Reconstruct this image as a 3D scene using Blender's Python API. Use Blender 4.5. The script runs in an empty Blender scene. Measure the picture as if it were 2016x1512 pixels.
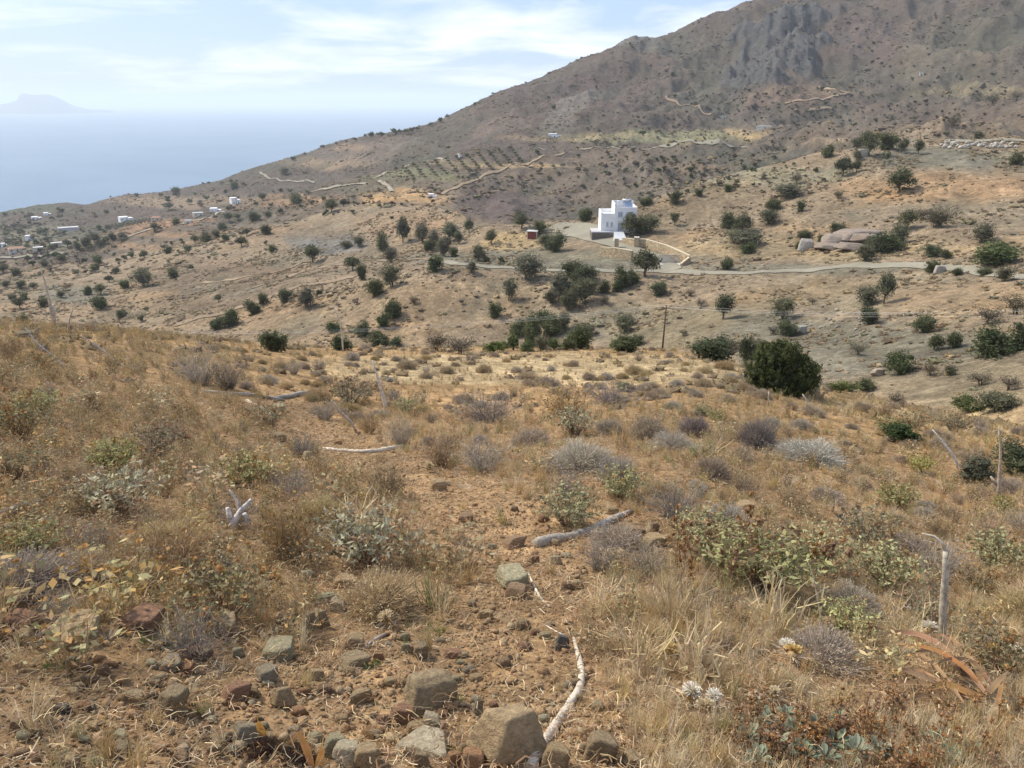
import bpy, math, random
import numpy as np
from mathutils import Vector, Matrix, Euler
rng = np.random.default_rng(7)
random.seed(7)
SC = bpy.context.scene
COL = SC.collection
# ------------------------------------------------------------------ camera
EYE = 1.65
PITCH = math.radians(20.1)
FPX = 1516.0                       # focal length in pixels of a 2016 px wide frame
cam_d = bpy.data.cameras.new('camera')
cam = bpy.data.objects.new('camera', cam_d)
COL.objects.link(cam)
cam_d.sensor_width = 36.0
cam_d.lens = 36.0 * FPX / 2016.0
cam_d.clip_start = 0.05
cam_d.clip_end = 200000.0
cam.location = (0, 0, EYE)
cam.rotation_euler = (math.pi / 2 - PITCH, 0, 0)
SC.camera = cam
# ------------------------------------------------------------------ sky, sun, exposure
SUN_EL, SUN_AZ = math.radians(48), math.radians(-62)     # azimuth from +Y towards +X
wd = bpy.data.worlds.new('World'); SC.world = wd; wd.use_nodes = True
nt = wd.node_tree; nt.nodes.clear()
def N(nt, t, **kw):
    n = nt.nodes.new(t)
    for k, v in kw.items(): setattr(n, k, v)
    return n
def L(nt, a, b): nt.links.new(a, b)
sky = N(nt, 'ShaderNodeTexSky', sky_type='NISHITA')
sky.sun_disc = False; sky.sun_elevation = SUN_EL; sky.sun_rotation = SUN_AZ
sky.altitude = 180; sky.air_density = 1.0; sky.dust_density = 1.2; sky.ozone_density = 1.5
tc = N(nt, 'ShaderNodeTexCoord')
sep = N(nt, 'ShaderNodeSeparateXYZ'); L(nt, tc.outputs['Generated'], sep.inputs[0])
zz = N(nt, 'ShaderNodeMath', operation='MAXIMUM'); L(nt, sep.outputs['Z'], zz.inputs[0]); zz.inputs[1].default_value = 0.0
zp = N(nt, 'ShaderNodeMath', operation='ADD'); L(nt, zz.outputs[0], zp.inputs[0]); zp.inputs[1].default_value = 0.11
cx = N(nt, 'ShaderNodeMath', operation='DIVIDE'); L(nt, sep.outputs['X'], cx.inputs[0]); L(nt, zp.outputs[0], cx.inputs[1])
cy = N(nt, 'ShaderNodeMath', operation='DIVIDE'); L(nt, sep.outputs['Y'], cy.inputs[0]); L(nt, zp.outputs[0], cy.inputs[1])
cmb = N(nt, 'ShaderNodeCombineXYZ'); L(nt, cx.outputs[0], cmb.inputs[0]); L(nt, cy.outputs[0], cmb.inputs[1]); cmb.inputs[2].default_value = 3.7
n1 = N(nt, 'ShaderNodeTexNoise'); n1.inputs['Scale'].default_value = 0.85; n1.inputs['Detail'].default_value = 9; n1.inputs['Roughness'].default_value = 0.56
n1.inputs['Distortion'].default_value = 0.35
L(nt, cmb.outputs[0], n1.inputs['Vector'])
cr = N(nt, 'ShaderNodeValToRGB'); L(nt, n1.outputs['Fac'], cr.inputs[0])
cr.color_ramp.elements[0].position = 0.44; cr.color_ramp.elements[0].color = (0, 0, 0, 1)
cr.color_ramp.elements[1].position = 0.68; cr.color_ramp.elements[1].color = (1, 1, 1, 1)
veil = N(nt, 'ShaderNodeMix', data_type='RGBA'); veil.inputs['Factor'].default_value = 0.62
skm = N(nt, 'ShaderNodeMix', data_type='RGBA', blend_type='MULTIPLY'); skm.inputs['Factor'].default_value = 1.0
L(nt, sky.outputs[0], skm.inputs['A']); SKY_K = 0.10
skm.inputs['B'].default_value = (SKY_K, SKY_K, SKY_K, 1)
L(nt, skm.outputs['Result'], veil.inputs['A']); veil.inputs['B'].default_value = (0.36, 0.50, 0.80, 1)   # thin high veil
clo = N(nt, 'ShaderNodeMix', data_type='RGBA'); L(nt, cr.outputs[0], clo.inputs['Factor'])
L(nt, veil.outputs['Result'], clo.inputs['A']); clo.inputs['B'].default_value = (0.83, 0.85, 0.90, 1)
bg = N(nt, 'ShaderNodeBackground'); bg.inputs['Strength'].default_value = 1.0
L(nt, clo.outputs['Result'], bg.inputs['Color'])
wo = N(nt, 'ShaderNodeOutputWorld'); L(nt, bg.outputs[0], wo.inputs['Surface'])
wd.cycles.sampling_method = 'MANUAL'; wd.cycles.sample_map_resolution = 512
sd = bpy.data.lights.new('sun', 'SUN'); sd.energy = 3.7; sd.angle = math.radians(5); sd.color = (1.0, 0.92, 0.78)
sun = bpy.data.objects.new('sun', sd); COL.objects.link(sun)
_d = Vector((math.sin(SUN_AZ) * math.cos(SUN_EL), math.cos(SUN_AZ) * math.cos(SUN_EL), math.sin(SUN_EL)))
sun.rotation_euler = _d.to_track_quat('Z', 'Y').to_euler(); sun.location = (-40, 20, 60)
vs = SC.view_settings
SC.display_settings.display_device = 'sRGB'
vs.view_transform = 'Standard'; vs.look = 'None'; vs.exposure = 0.56; vs.gamma = 1.0; vs.use_curve_mapping = False
SC.cycles.volume_bounces = 1
SC.cycles.max_bounces = 6; SC.cycles.diffuse_bounces = 3; SC.cycles.glossy_bounces = 2; SC.cycles.transparent_max_bounces = 4
SC.cycles.use_denoising = True
# ------------------------------------------------------------------ helpers: pixels of the 2016x1512 photo <-> directions
_cp, _sp = math.cos(PITCH), math.sin(PITCH)
def ray(px, py):
    """azimuth and tangent of elevation of photo pixels"""
    px = np.asarray(px, float); py = np.asarray(py, float)
    u = (px - 1008) / FPX; v = (756 - py) / FPX
    x = u; y = _cp + _sp * v; z = -_sp + _cp * v
    return np.arctan2(x, y), z / np.hypot(x, y)
def project(x, y, z):
    x = np.asarray(x, float); y = np.asarray(y, float); z = np.asarray(z, float) - EYE
    fwd = y * _cp - z * _sp; up = y * _sp + z * _cp
    f = np.where(fwd > 1e-3, fwd, np.nan)
    return 1008 + FPX * x / f, 756 - FPX * up / f
def fwd_depth(x, y, z): return y * _cp - (z - EYE) * _sp
# noise
_perm = np.random.default_rng(11).permutation(512)
_perm = np.concatenate([_perm, _perm])
_gr = np.random.default_rng(12).uniform(0, 2 * math.pi, 512)
_gx, _gy = np.cos(_gr), np.sin(_gr)
def pn(x, y):
    xi = np.floor(x).astype(int); yi = np.floor(y).astype(int)
    xf = x - xi; yf = y - yi; xi &= 511; yi &= 511
    u = xf * xf * xf * (xf * (xf * 6 - 15) + 10); v = yf * yf * yf * (yf * (yf * 6 - 15) + 10)
    def g(a, b, dx, dy):
        h = _perm[(_perm[a & 511] + b) & 511]
        return _gx[h] * dx + _gy[h] * dy
    n00 = g(xi, yi, xf, yf); n10 = g(xi + 1, yi, xf - 1, yf)
    n01 = g(xi, yi + 1, xf, yf - 1); n11 = g(xi + 1, yi + 1, xf - 1, yf - 1)
    return ((n00 * (1 - u) + n10 * u) * (1 - v) + (n01 * (1 - u) + n11 * u) * v) * 1.5
def fbm(x, y, o=4, g=.5, s=2.03):
    a = 1.0; t = 0; r = 0
    for i in range(o):
        r = r + a * pn(x + 17.3 * i, y - 9.1 * i); t += a; a *= g; x = x * s; y = y * s
    return r / t
def ridged(x, y, o=4):
    a = 1.0; t = 0; r = 0
    for i in range(o):
        r = r + a * (1 - 2 * np.abs(pn(x + 31.7 * i, y + 5.3 * i))); t += a; a *= .5; x = x * 2.03; y = y * 2.03
    return r / t
def sstep(a, b, x):
    t = np.clip((x - a) / (b - a), 0, 1); return t * t * (3 - 2 * t)
# ------------------------------------------------------------------ terrain layers: (px, py, distance)
crest = [(-400,600,18),(0,640,23),(200,650,27),(400,672,32),(600,690,38),(800,693,42),(1008,692,44),(1200,694,44),(1350,700,40),(1450,722,36),(1620,768,33),(1750,800,31),(1900,832,29),(2016,850,28),(2400,900,26)]
LB = [(-400,630,300),(0,660,250),(200,668,215),(400,690,180),(600,706,150),(800,708,140),(1008,708,135),(1200,710,128),(1350,716,115),(1450,735,100),(1620,778,74),(1750,808,64),(1900,838,56),(2016,858,50),(2400,900,42)]
LC = [(-400,600,360),(0,612,310),(200,612,280),(400,610,240),(600,575,205),(870,527,188),(1100,532,180),(1330,534,176),(1600,530,166),(1820,522,155),(2016,548,132),(2400,570,105)]
LD = [(-400,560,450),(0,570,400),(200,560,360),(400,540,320),(600,520,285),(750,500,262),(900,485,245),(1050,476,232),(1170,456,226),(1330,446,222),(1500,440,215),(1700,430,205),(1900,430,195),(2016,440,185),(2400,440,160)]
LE = [(-400,530,600),(0,530,540),(200,510,480),(400,478,430),(600,438,400),(750,406,370),(850,408,340),(905,418,310),(940,447,262),(1050,445,247),(1150,436,238),(1250,405,243),(1350,372,252),(1480,337,268),(1620,303,280),(1750,286,290),(1880,278,296),(2016,274,300),(2400,250,310)]
LG = [(-400,522,680),(0,522,640),(200,502,560),(400,472,500),(600,434,470),(750,410,440),(850,425,430),(940,452,420),(1050,452,420),(1250,416,430),(1480,350,450),(1620,318,470),(1750,296,480),(1880,290,490),(2016,284,500),(2400,270,520)]
LH = [(-400,500,900),(0,495,860),(200,462,780),(420,425,690),(580,385,660),(740,347,640),(850,316,640),(960,294,660),(1150,290,690),(1450,282,700),(1700,262,720),(2016,200,780),(2400,150,820)]
LJ = [(-400,490,1000),(0,485,960),(200,456,900),(420,428,850),(580,389,820),(740,340,800),(850,302,800),(960,272,800),(1150,230,850),(1450,180,880),(1700,100,950),(2016,0,1000),(2400,-60,1050)]
LK = [(-400,440,1500),(-100,425,1480),(0,418,1450),(60,408,1430),(130,399,1400),(170,405,1380),(200,396,1330),(260,384,1300),(350,375,1270),(440,357,1220),(480,337,1180),(600,303,1120),(640,288,1080),(720,267,1030),(830,252,1000),(870,237,1000),(950,196,1010),(1050,158,1040),(1110,133,1060),(1150,117,1080),(1210,100,1100),(1240,86,1110),(1280,84,1120),(1330,67,1130),(1400,40,1150),(1450,22,1170),(1510,0,1200),(1600,-35,1220),(1800,-100,1260),(2016,-150,1300),(2400,-200,1350)]
AZ_F = np.radians(np.concatenate([np.linspace(-46, 46, 921)]))
AZ_ALL = np.concatenate([AZ_F, np.radians(np.linspace(46, 314, 70)[1:-1])])
NA = len(AZ_ALL)
def layer(l, flat=False):
    a, t = ray([p[0] for p in l], [p[1] for p in l]); d = np.log([p[2] for p in l])
    az = np.clip(AZ_F, a[0], a[-1])
    T = np.interp(az, a, t); D = np.interp(az, a, d)
    k = np.exp(-np.linspace(-2, 2, 13) ** 2); k /= k.sum()
    def sm(v):
        return np.convolve(np.pad(v, 6, mode='edge'), k, 'valid')
    T, D = sm(T), sm(D)
    w = np.linspace(0, 1, NA - len(AZ_F) + 2)[1:-1]
    T = np.concatenate([T, T[-1] * (1 - w) + T[0] * w]); D = np.concatenate([D, D[-1] * (1 - w) + D[0] * w])
    return np.exp(D), T
LAY = []
dc, tcr = layer(crest)
zc = dc * tcr + EYE
LAY.append((dc * 0 + 0.05, dc * 0 + 0.0))
for f in (.12, .4, .7): LAY.append((dc * f, zc * f * (1 + .05 * math.sin(f * 6))))
LAY.append((dc, zc))
dB, tB = layer(LB)
d1 = dc * 1.18; LAY.append((d1, d1 * (tcr * 1.12) + EYE))
dv = np.sqrt(dc * 1.3 * dB * .9); LAY.append((dv, dv * np.minimum(tcr, tB) * 1.13 + EYE))
LAY.append((dB, dB * tB + EYE))
for l in (LC, LD, LE):
    d, t = layer(l); LAY.append((d, d * t + EYE))
dE, tE = d, t
dG, tG = layer(LG)
hid = sstep(math.radians(-9), math.radians(-4), AZ_ALL)          # right of the light field there is a ravine behind the near ridge
dx = np.sqrt(dE * dG); LAY.append((dx, dx * (np.minimum(tE, tG) - .008 - .05 * hid) + EYE))
LAY.append((dG, dG * tG + EYE))
dH, tH = layer(LH); LAY.append((dH, dH * tH + EYE))
dJ, tJ = layer(LJ)
lo = 1 - sstep(math.radians(-6), math.radians(0), AZ_ALL)
dy = np.sqrt(dH * dJ); ty = np.where(lo > .01, np.minimum(tH, tJ) - .012 * lo + (1 - lo) * .5 * np.abs(tJ - tH), .5 * (tH + tJ)); LAY.append((dy, dy * ty + EYE))
LAY.append((dJ, dJ * tJ + EYE))
dK, tK = layer(LK); LAY.append((dK, dK * tK + EYE))
zK = dK * tK + EYE
LAY.append((dK * 1.12, zK - 35)); LAY.append((dK * 1.5, np.minimum(zK - 150, -215))); LAY.append((dK * 0 + 2700, dK * 0 - 225))
DL = np.array([a for a, b in LAY]); ZL = np.array([b for a, b in LAY])       # K x NA
DR = np.concatenate([[0.05], np.exp(np.linspace(math.log(.4), math.log(52), 215)), np.exp(np.linspace(math.log(52), math.log(420), 200))[1:], np.exp(np.linspace(math.log(420), math.log(1500), 210))[1:], np.exp(np.linspace(math.log(1500), math.log(2700), 12))[1:]])
NR = len(DR)
def pchip(x, y, xs):
    h = np.diff(x); m = np.diff(y) / h; n = len(x); s = np.zeros(n)
    for i in range(1, n - 1):
        if m[i - 1] * m[i] > 0:
            w1 = 2 * h[i] + h[i - 1]; w2 = h[i] + 2 * h[i - 1]; s[i] = (w1 + w2) / (w1 / m[i - 1] + w2 / m[i])
    s[0] = m[0]; s[-1] = m[-1]
    k = np.clip(np.searchsorted(x, xs) - 1, 0, n - 2); t = (xs - x[k]) / h[k]
    t2 = t * t; t3 = t2 * t
    return (2 * t3 - 3 * t2 + 1) * y[k] + (t3 - 2 * t2 + t) * h[k] * s[k] + (-2 * t3 + 3 * t2) * y[k + 1] + (t3 - t2) * h[k] * s[k + 1]
Z = np.empty((NR, NA))
for j in range(NA): Z[:, j] = pchip(DL[:, j], ZL[:, j], DR)
DD = DR[:, None] * np.ones(NA)[None]; AA = np.ones(NR)[:, None] * AZ_ALL[None]
X = DD * np.sin(AA); Y = DD * np.cos(AA)
PX0, PY0 = project(X, Y, Z)
PX0 = np.nan_to_num(PX0, nan=-9999); PY0 = np.nan_to_num(PY0, nan=-9999)
near = 1 - sstep(45, 80, DD); mid = sstep(50, 90, DD) * (1 - sstep(300, 450, DD)); far = sstep(280, 480, DD)
onf = (np.abs(AA) < math.radians(47))
Z += near * sstep(.5, 2.5, DD) * (0.10 * fbm(X / 2.3, Y / 2.3, 4) + .028 * fbm(X / .42, Y / .42, 3)) * np.where(DD > 28, .7, 1)
damp = 1 - .8 * np.exp(-((PX0 - 1190) / 150) ** 2 - ((PY0 - 470) / 60) ** 2)
Z += mid * damp * (1.5 * fbm(X / 34, Y / 34, 3) + 1.5 * (ridged(X / 30 + 4, Y / 52, 3) - .35) + .30 * fbm(X / 4.6, Y / 4.6, 3))
edge = .35 + .65 * sstep(0, .1, np.abs(DD / dK[None] - 1))
rg = sstep(-.1, .25, AA)
Z += far * edge * (7 * fbm(X / 160, Y / 160, 3) + (7 + 20 * rg) * (ridged(X / 150 + 9, Y / 230, 5) - .35) + (3 + 5 * rg) * (ridged(X / 42 + 3, Y / 75, 4) - .3) + 2.4 * fbm(X / 22, Y / 22, 4))
# crag of grey rock high on the mountain
cu = (PX0 - 1520 + .35 * (PY0 - 120)) / 92; cv = (PY0 - 112) / 84
crag = sstep(1.25, .70, np.hypot(cu, cv) + .7 * fbm(X / 45, Y / 45, 4)) * (DD > 700) * (DD < 1250) * onf
crag2 = sstep(1.2, .6, np.hypot((PX0 - 1265) / 60, (PY0 - 92) / 16) + .3 * fbm(X / 30, Y / 30, 3)) * (DD > 900) * (DD < 1250) * onf
crag3 = sstep(1.2, .5, np.hypot((PX0 - 1130 + 1.1 * (PY0 - 220)) / 45, (PY0 - 220) / 60) + .5 * fbm(X / 25, Y / 25, 3)) * (DD > 750) * (DD < 1250) * onf * .8
crag4 = sstep(1.2, .5, np.hypot((PX0 - 800) / 90, (PY0 - 290) / 22) + .5 * fbm(X / 25, Y / 25, 3)) * (DD > 750) * (DD < 1250) * onf * .7
sa = AA * 60 + DD * .004
Z += crag * (13 * ridged(sa * .9 + fbm(X / 50, Y / 50, 3), DD / 70 + AA * 9, 6) + 6 * ridged(X / 16, Y / 24, 4) - 2) * sstep(0, .6, crag) * edge
Z += (crag2 * .5 + crag3 * .5 + crag4 * .5) * 8 * ridged(X / 30, Y / 30, 4)
PX, PY = project(X, Y, Z); PX = np.nan_to_num(PX, nan=-9999); PY = np.nan_to_num(PY, nan=-9999)
LD_R = np.log(DR)
def height(x, y):
    x = np.atleast_1d(np.asarray(x, float)); y = np.atleast_1d(np.asarray(y, float))
    a = np.arctan2(x, y); a = np.where(a < AZ_F[0], a + 2 * math.pi, a); d = np.maximum(np.hypot(x, y), .06)
    azx = np.concatenate([AZ_ALL, [AZ_ALL[0] + 2 * math.pi]])
    j = np.clip(np.searchsorted(azx, a) - 1, 0, NA - 1); fj = np.clip((a - azx[j]) / (azx[j + 1] - azx[j]), 0, 1); j2 = (j + 1) % NA
    i = np.clip(np.searchsorted(DR, d) - 1, 0, NR - 2); fi = np.clip((d - DR[i]) / (DR[i + 1] - DR[i]), 0, 1)
    return (Z[i, j] * (1 - fi) + Z[i + 1, j] * fi) * (1 - fj) + (Z[i, j2] * (1 - fi) + Z[i + 1, j2] * fi) * fj
_TE = (Z - EYE) / DD
def hit(px, py, dmin=0.3):
    """first ground point seen through photo pixels; falls back to the nearest skyline point"""
    px = np.atleast_1d(np.asarray(px, float)); py = np.atleast_1d(np.asarray(py, float))
    a, t = ray(px, py); out = np.empty((len(px), 3))
    for k in range(len(px)):
        ja = (a[k] - AZ_F[0]) / (AZ_F[1] - AZ_F[0]); j = int(np.clip(ja, 0, len(AZ_F) - 2)); f = min(max(ja - j, 0), 1)
        te = _TE[:, j] * (1 - f) + _TE[:, j + 1] * f; te = np.where(DR < dmin, -9, te)
        w = np.nonzero(te >= t[k])[0]
        if len(w) == 0: i = int(np.argmax(te)); d = DR[i]
        else:
            i = w[0]
            if i > 0 and te[i - 1] > -8:
                g = (t[k] - te[i - 1]) / (te[i] - te[i - 1] + 1e-12); d = DR[i - 1] + g * (DR[i] - DR[i - 1])
            else: d = DR[i]
        x, y = d * math.sin(a[k]), d * math.cos(a[k]); out[k] = (x, y, height(x, y)[0])
    return out
def pxm(p):   # metres covered by one photo pixel at point p
    return fwd_depth(p[0], p[1], p[2]) / FPX
# ------------------------------------------------------------------ mesh / object helpers
def link(name, me, parent=None, loc=None, col=None):
    o = bpy.data.objects.new(name, me); COL.objects.link(o)
    if parent is not None: o.parent = parent
    if loc is not None: o.location = loc
    if col is not None: o.color = (*col, 1)
    return o
def tag(o, label=None, cat=None, group=None, kind=None):
    if label: o['label'] = label
    if cat: o['category'] = cat
    if group: o['group'] = group
    if kind: o['kind'] = kind
    return o
def mesh_np(name, V, F, mat=None, C=None, smooth=False):
    """V (n,3), F (m,3) or (m,4) int, C (n,3) colours"""
    me = bpy.data.meshes.new(name); V = np.asarray(V, np.float32); F = np.asarray(F, np.int32)
    k = F.shape[1]; me.vertices.add(len(V)); me.vertices.foreach_set('co', V.ravel())
    me.loops.add(F.size); me.loops.foreach_set('vertex_index', F.ravel())
    me.polygons.add(len(F)); me.polygons.foreach_set('loop_start', np.arange(len(F), dtype=np.int32) * k)
    me.polygons.foreach_set('loop_total', np.full(len(F), k, np.int32))
    if smooth: me.polygons.foreach_set('use_smooth', np.ones(len(F), bool))
    if C is not None:
        at = me.color_attributes.new('Col', 'FLOAT_COLOR', 'POINT')
        C4 = np.ones((len(V), 4), np.float32); C4[:, :3] = C; at.data.foreach_set('color', C4.ravel())
    me.update(calc_edges=True); me.validate()
    if mat: me.materials.append(mat)
    return me
class MB:
    """collects shapes with per-vertex colour into one mesh (mixed polygons)"""
    def __init__(s): s.v = []; s.f = []; s.c = []
    def add(s, V, F, col=(.5, .5, .5)):
        b = len(s.v); s.v += [tuple(map(float, q)) for q in V]; s.f += [tuple(int(i) + b for i in f) for f in F]
        col = np.asarray(col, float)
        if col.ndim == 1: s.c += [tuple(col)] * len(V)
        else: s.c += [tuple(q) for q in col]
    def box(s, x0, x1, y0, y1, z0, z1, col=(.5, .5, .5), M=None):
        V = [(x, y, z) for x in (x0, x1) for y in (y0, y1) for z in (z0, z1)]
        if M is not None: V = [tuple(M @ Vector(q)) for q in V]
        s.add(V, [(0, 1, 3, 2), (4, 6, 7, 5), (0, 4, 5, 1), (2, 3, 7, 6), (0, 2, 6, 4), (1, 5, 7, 3)], col)
    def tube(s, P, R, n=6, col=(.5, .5, .5), cap=True, rough=0, seed=0):
        P = [Vector(p) for p in P]; r_ = random.Random(seed); b0 = []; V = []; F = []
        up = Vector((0, 0, 1))
        for i, p in enumerate(P):
            t = (P[min(i + 1, len(P) - 1)] - P[max(i - 1, 0)]).normalized()
            a = t.cross(up); a = t.cross(Vector((1, 0, 0))) if a.length < .05 else a; a.normalize(); b = t.cross(a)
            if b0 and a.dot(b0[0]) < 0: a, b = -a, -b
            b0 = [a]; r = R[i] if hasattr(R, '__len__') else R
            for k in range(n):
                w = 2 * math.pi * k / n; q = r * (1 + rough * r_.uniform(-1, 1)); V.append(p + (a * math.cos(w) + b * math.sin(w)) * q)
        for i in range(len(P) - 1):
            for k in range(n): F.append((i * n + k, i * n + (k + 1) % n, (i + 1) * n + (k + 1) % n, (i + 1) * n + k))
        if cap: F.append(tuple(range(n))[::-1]); F.append(tuple((len(P) - 1) * n + k for k in range(n)))
        s.add(V, F, col)
    def mesh(s, name, mat, smooth=False):
        me = bpy.data.meshes.new(name); me.from_pydata(s.v, [], s.f)
        at = me.color_attributes.new('Col', 'FLOAT_COLOR', 'POINT')
        C4 = np.ones((len(s.v), 4), np.float32); C4[:, :3] = np.array(s.c); at.data.foreach_set('color', C4.ravel())
        if smooth: me.polygons.foreach_set('use_smooth', np.ones(len(me.polygons), bool))
        me.materials.append(mat); me.update(); return me
# ------------------------------------------------------------------ materials
def newmat(name):
    m = bpy.data.materials.new(name); m.use_nodes = True; m.node_tree.nodes.clear(); return m, m.node_tree
def mathn(nt, op, a, b=None, c=None):
    n = N(nt, 'ShaderNodeMath', operation=op)
    for i, q in enumerate((a, b, c)):
        if q is None: continue
        if isinstance(q, (int, float)): n.inputs[i].default_value = q
        else: L(nt, q, n.inputs[i])
    return n.outputs[0]
def mixc(nt, fac, a, b, mode='MIX'):
    n = N(nt, 'ShaderNodeMix', data_type='RGBA', blend_type=mode)
    for key, q in (('Factor', fac), ('A', a), ('B', b)):
        if isinstance(q, (int, float)): n.inputs[key].default_value = q
        elif isinstance(q, tuple): n.inputs[key].default_value = (*q, 1)
        else: L(nt, q, n.inputs[key])
    return n.outputs['Result']
def noise(nt, scale, detail=4, rough=.6, vec=None, w=None, dist=0):
    n = N(nt, 'ShaderNodeTexNoise'); n.inputs['Scale'].default_value = scale; n.inputs['Detail'].default_value = detail; n.inputs['Roughness'].default_value = rough
    n.inputs['Distortion'].default_value = dist
    if vec is not None: L(nt, vec, n.inputs['Vector'])
    return n.outputs['Fac']
def ramp(nt, fac, *stops):
    n = N(nt, 'ShaderNodeValToRGB'); L(nt, fac, n.inputs[0]); e = n.color_ramp.elements
    while len(e) < len(stops): e.new(.5)
    for i, (p, c) in enumerate(stops):
        e[i].position = p; e[i].color = (c, c, c, 1) if isinstance(c, (int, float)) else (*c, 1)
    return n.outputs[0]
def mat_out(nt, color, rough=.85, bump=None, bstr=.3, bdist=.02, spec=.3, trans=0, metallic=0):
    p = N(nt, 'ShaderNodeBsdfPrincipled'); p.inputs['Roughness'].default_value = rough; p.inputs['Specular IOR Level'].default_value = spec
    p.inputs['Metallic'].default_value = metallic
    if isinstance(color, tuple): p.inputs['Base Color'].default_value = (*color, 1)
    else: L(nt, color, p.inputs['Base Color'])
    if bump is not None:
        b = N(nt, 'ShaderNodeBump'); b.inputs['Strength'].default_value = bstr; b.inputs['Distance'].default_value = bdist
        L(nt, bump, b.inputs['Height']); L(nt, b.outputs[0], p.inputs['Normal'])
    o = N(nt, 'ShaderNodeOutputMaterial'); sh = p.outputs[0]
    if trans > 0:
        t = N(nt, 'ShaderNodeBsdfTranslucent')
        if isinstance(color, tuple): t.inputs[0].default_value = (*color, 1)
        else: L(nt, color, t.inputs[0])
        mx = N(nt, 'ShaderNodeMixShader'); mx.inputs[0].default_value = trans; L(nt, sh, mx.inputs[1]); L(nt, t.outputs[0], mx.inputs[2]); sh = mx.outputs[0]
    L(nt, sh, o.inputs['Surface'])
def attr(nt, name='Col'):
    n = N(nt, 'ShaderNodeAttribute', attribute_name=name); return n.outputs['Color']
def vary(col, r, a=.9, b=1.1):
    k_ = r.uniform(a, b); return tuple(v * k_ for v in col)
def objrand(nt):
    return N(nt, 'ShaderNodeObjectInfo').outputs['Random']
def objcol(nt):
    return N(nt, 'ShaderNodeObjectInfo').outputs['Color']
# plants: vertex colour, a little different on every individual
def plant_mat(name, trans=.25, vary=.35, hue=.05):
    m, nt = newmat(name); r = objrand(nt)
    k = mathn(nt, 'MULTIPLY_ADD', r, vary, 1 - vary / 2)
    h = N(nt, 'ShaderNodeHueSaturation'); L(nt, attr(nt), h.inputs['Color'])
    r2 = mathn(nt, 'FRACT', mathn(nt, 'MULTIPLY', r, 7.13)); L(nt, mathn(nt, 'MULTIPLY_ADD', r2, hue, .5 - hue / 2), h.inputs['Hue']); L(nt, k, h.inputs['Value'])
    r3 = mathn(nt, 'FRACT', mathn(nt, 'MULTIPLY', r, 23.7)); L(nt, mathn(nt, 'MULTIPLY_ADD', r3, .3, .85), h.inputs['Saturation'])
    mat_out(nt, h.outputs[0], .8, trans=trans, spec=.15); return m
M_LEAF = plant_mat('tree_leaves', .38, .4, .04)
M_DRY = plant_mat('dry_plant', .25, .3, .015)
m, nt = newmat('bark'); g = N(nt, 'ShaderNodeTexCoord').outputs['Object']
nz = noise(nt, 6, 6, .7, g); M_BARK = m
mat_out(nt, mixc(nt, nz, (.05, .04, .03), (.16, .13, .10)), .9, nz, .6, .05)
# rock: object colour with stains, lichen and fine relief
m, nt = newmat('rock'); M_ROCK = m; g = N(nt, 'ShaderNodeTexCoord').outputs['Object']
geo = N(nt, 'ShaderNodeNewGeometry'); 
nA = noise(nt, 9, 8, .65, g); nB = noise(nt, 60, 4, .7, g); nC = noise(nt, 3.2, 5, .6, g, dist=1.0)
c = mixc(nt, ramp(nt, nA, (.3, .45), (.7, 1.25)), (0, 0, 0), objcol(nt)); 
c = mixc(nt, 1.0, objcol(nt), ramp(nt, nA, (.3, .66), (.7, 1.42)), 'MULTIPLY')
c = mixc(nt, ramp(nt, nC, (.52, 0), (.66, .5)), c, (.30, .19, .10))
c = mixc(nt, ramp(nt, nB, (.55, 0), (.75, .35)), c, (.34, .32, .26))
mat_out(nt, c, .92, mathn(nt, 'ADD', mathn(nt, 'MULTIPLY', nA, 1.5), mathn(nt, 'MULTIPLY', nB, .45)), .8, .04, .2)
# wood: weathered, long grain
m, nt = newmat('weathered_wood'); M_WOOD = m; g = N(nt, 'ShaderNodeTexCoord').outputs['Object']
nA = noise(nt, 22, 6, .7, g, dist=.6); nB = noise(nt, 120, 3, .6, g)
c = mixc(nt, 1.0, objcol(nt), ramp(nt, nA, (.32, .45), (.62, 1.2)), 'MULTIPLY')
mat_out(nt, c, .85, mathn(nt, 'ADD', nA, mathn(nt, 'MULTIPLY', nB, .4)), .6, .01, .25)
def plain(name, col, rough=.7, var=.12, scale=3, bstr=.15, metallic=0, spec=.3):
    m, nt = newmat(name); g = N(nt, 'ShaderNodeTexCoord').outputs['Object']
    nA = noise(nt, scale, 6, .65, g)
    mat_out(nt, mixc(nt, 1.0, col, ramp(nt, nA, (.3, 1 - var * 1.5), (.7, 1 + var)), 'MULTIPLY'), rough, nA, bstr, .02, spec, 0, metallic); return m
# terrain: vertex colour of soil / dry grass / scrub, broken up at several sizes
m, nt = newmat('ground'); M_GROUND = m
g = N(nt, 'ShaderNodeNewGeometry').outputs['Position']
base = attr(nt)
n_a = noise(nt, 7.0, 6, .7, g); n_b = noise(nt, .75, 6, .65, g, dist=.4); n_c = noise(nt, .11, 6, .62, g, dist=.5); n_d = noise(nt, .021, 6, .65, g)
c = mixc(nt, 1.0, base, ramp(nt, n_a, (.28, .5), (.72, 1.45)), 'MULTIPLY')
c = mixc(nt, 1.0, c, ramp(nt, n_b, (.30, .66), (.68, 1.30)), 'MULTIPLY')
c = mixc(nt, 1.0, c, ramp(nt, n_c, (.32, .74), (.66, 1.22)), 'MULTIPLY')
c = mixc(nt, ramp(nt, n_d, (.50, 0), (.70, .45)), c, mixc(nt, 1.0, c, (.86, 1.0, 1.08), 'MULTIPLY'))
n_e = noise(nt, 2.6, 5, .75, g, dist=.3)
c = mixc(nt, 1.0, c, ramp(nt, n_e, (.34, .62), (.62, 1.28)), 'MULTIPLY')
n_f = noise(nt, .30, 6, .7, g, dist=.8)
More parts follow.
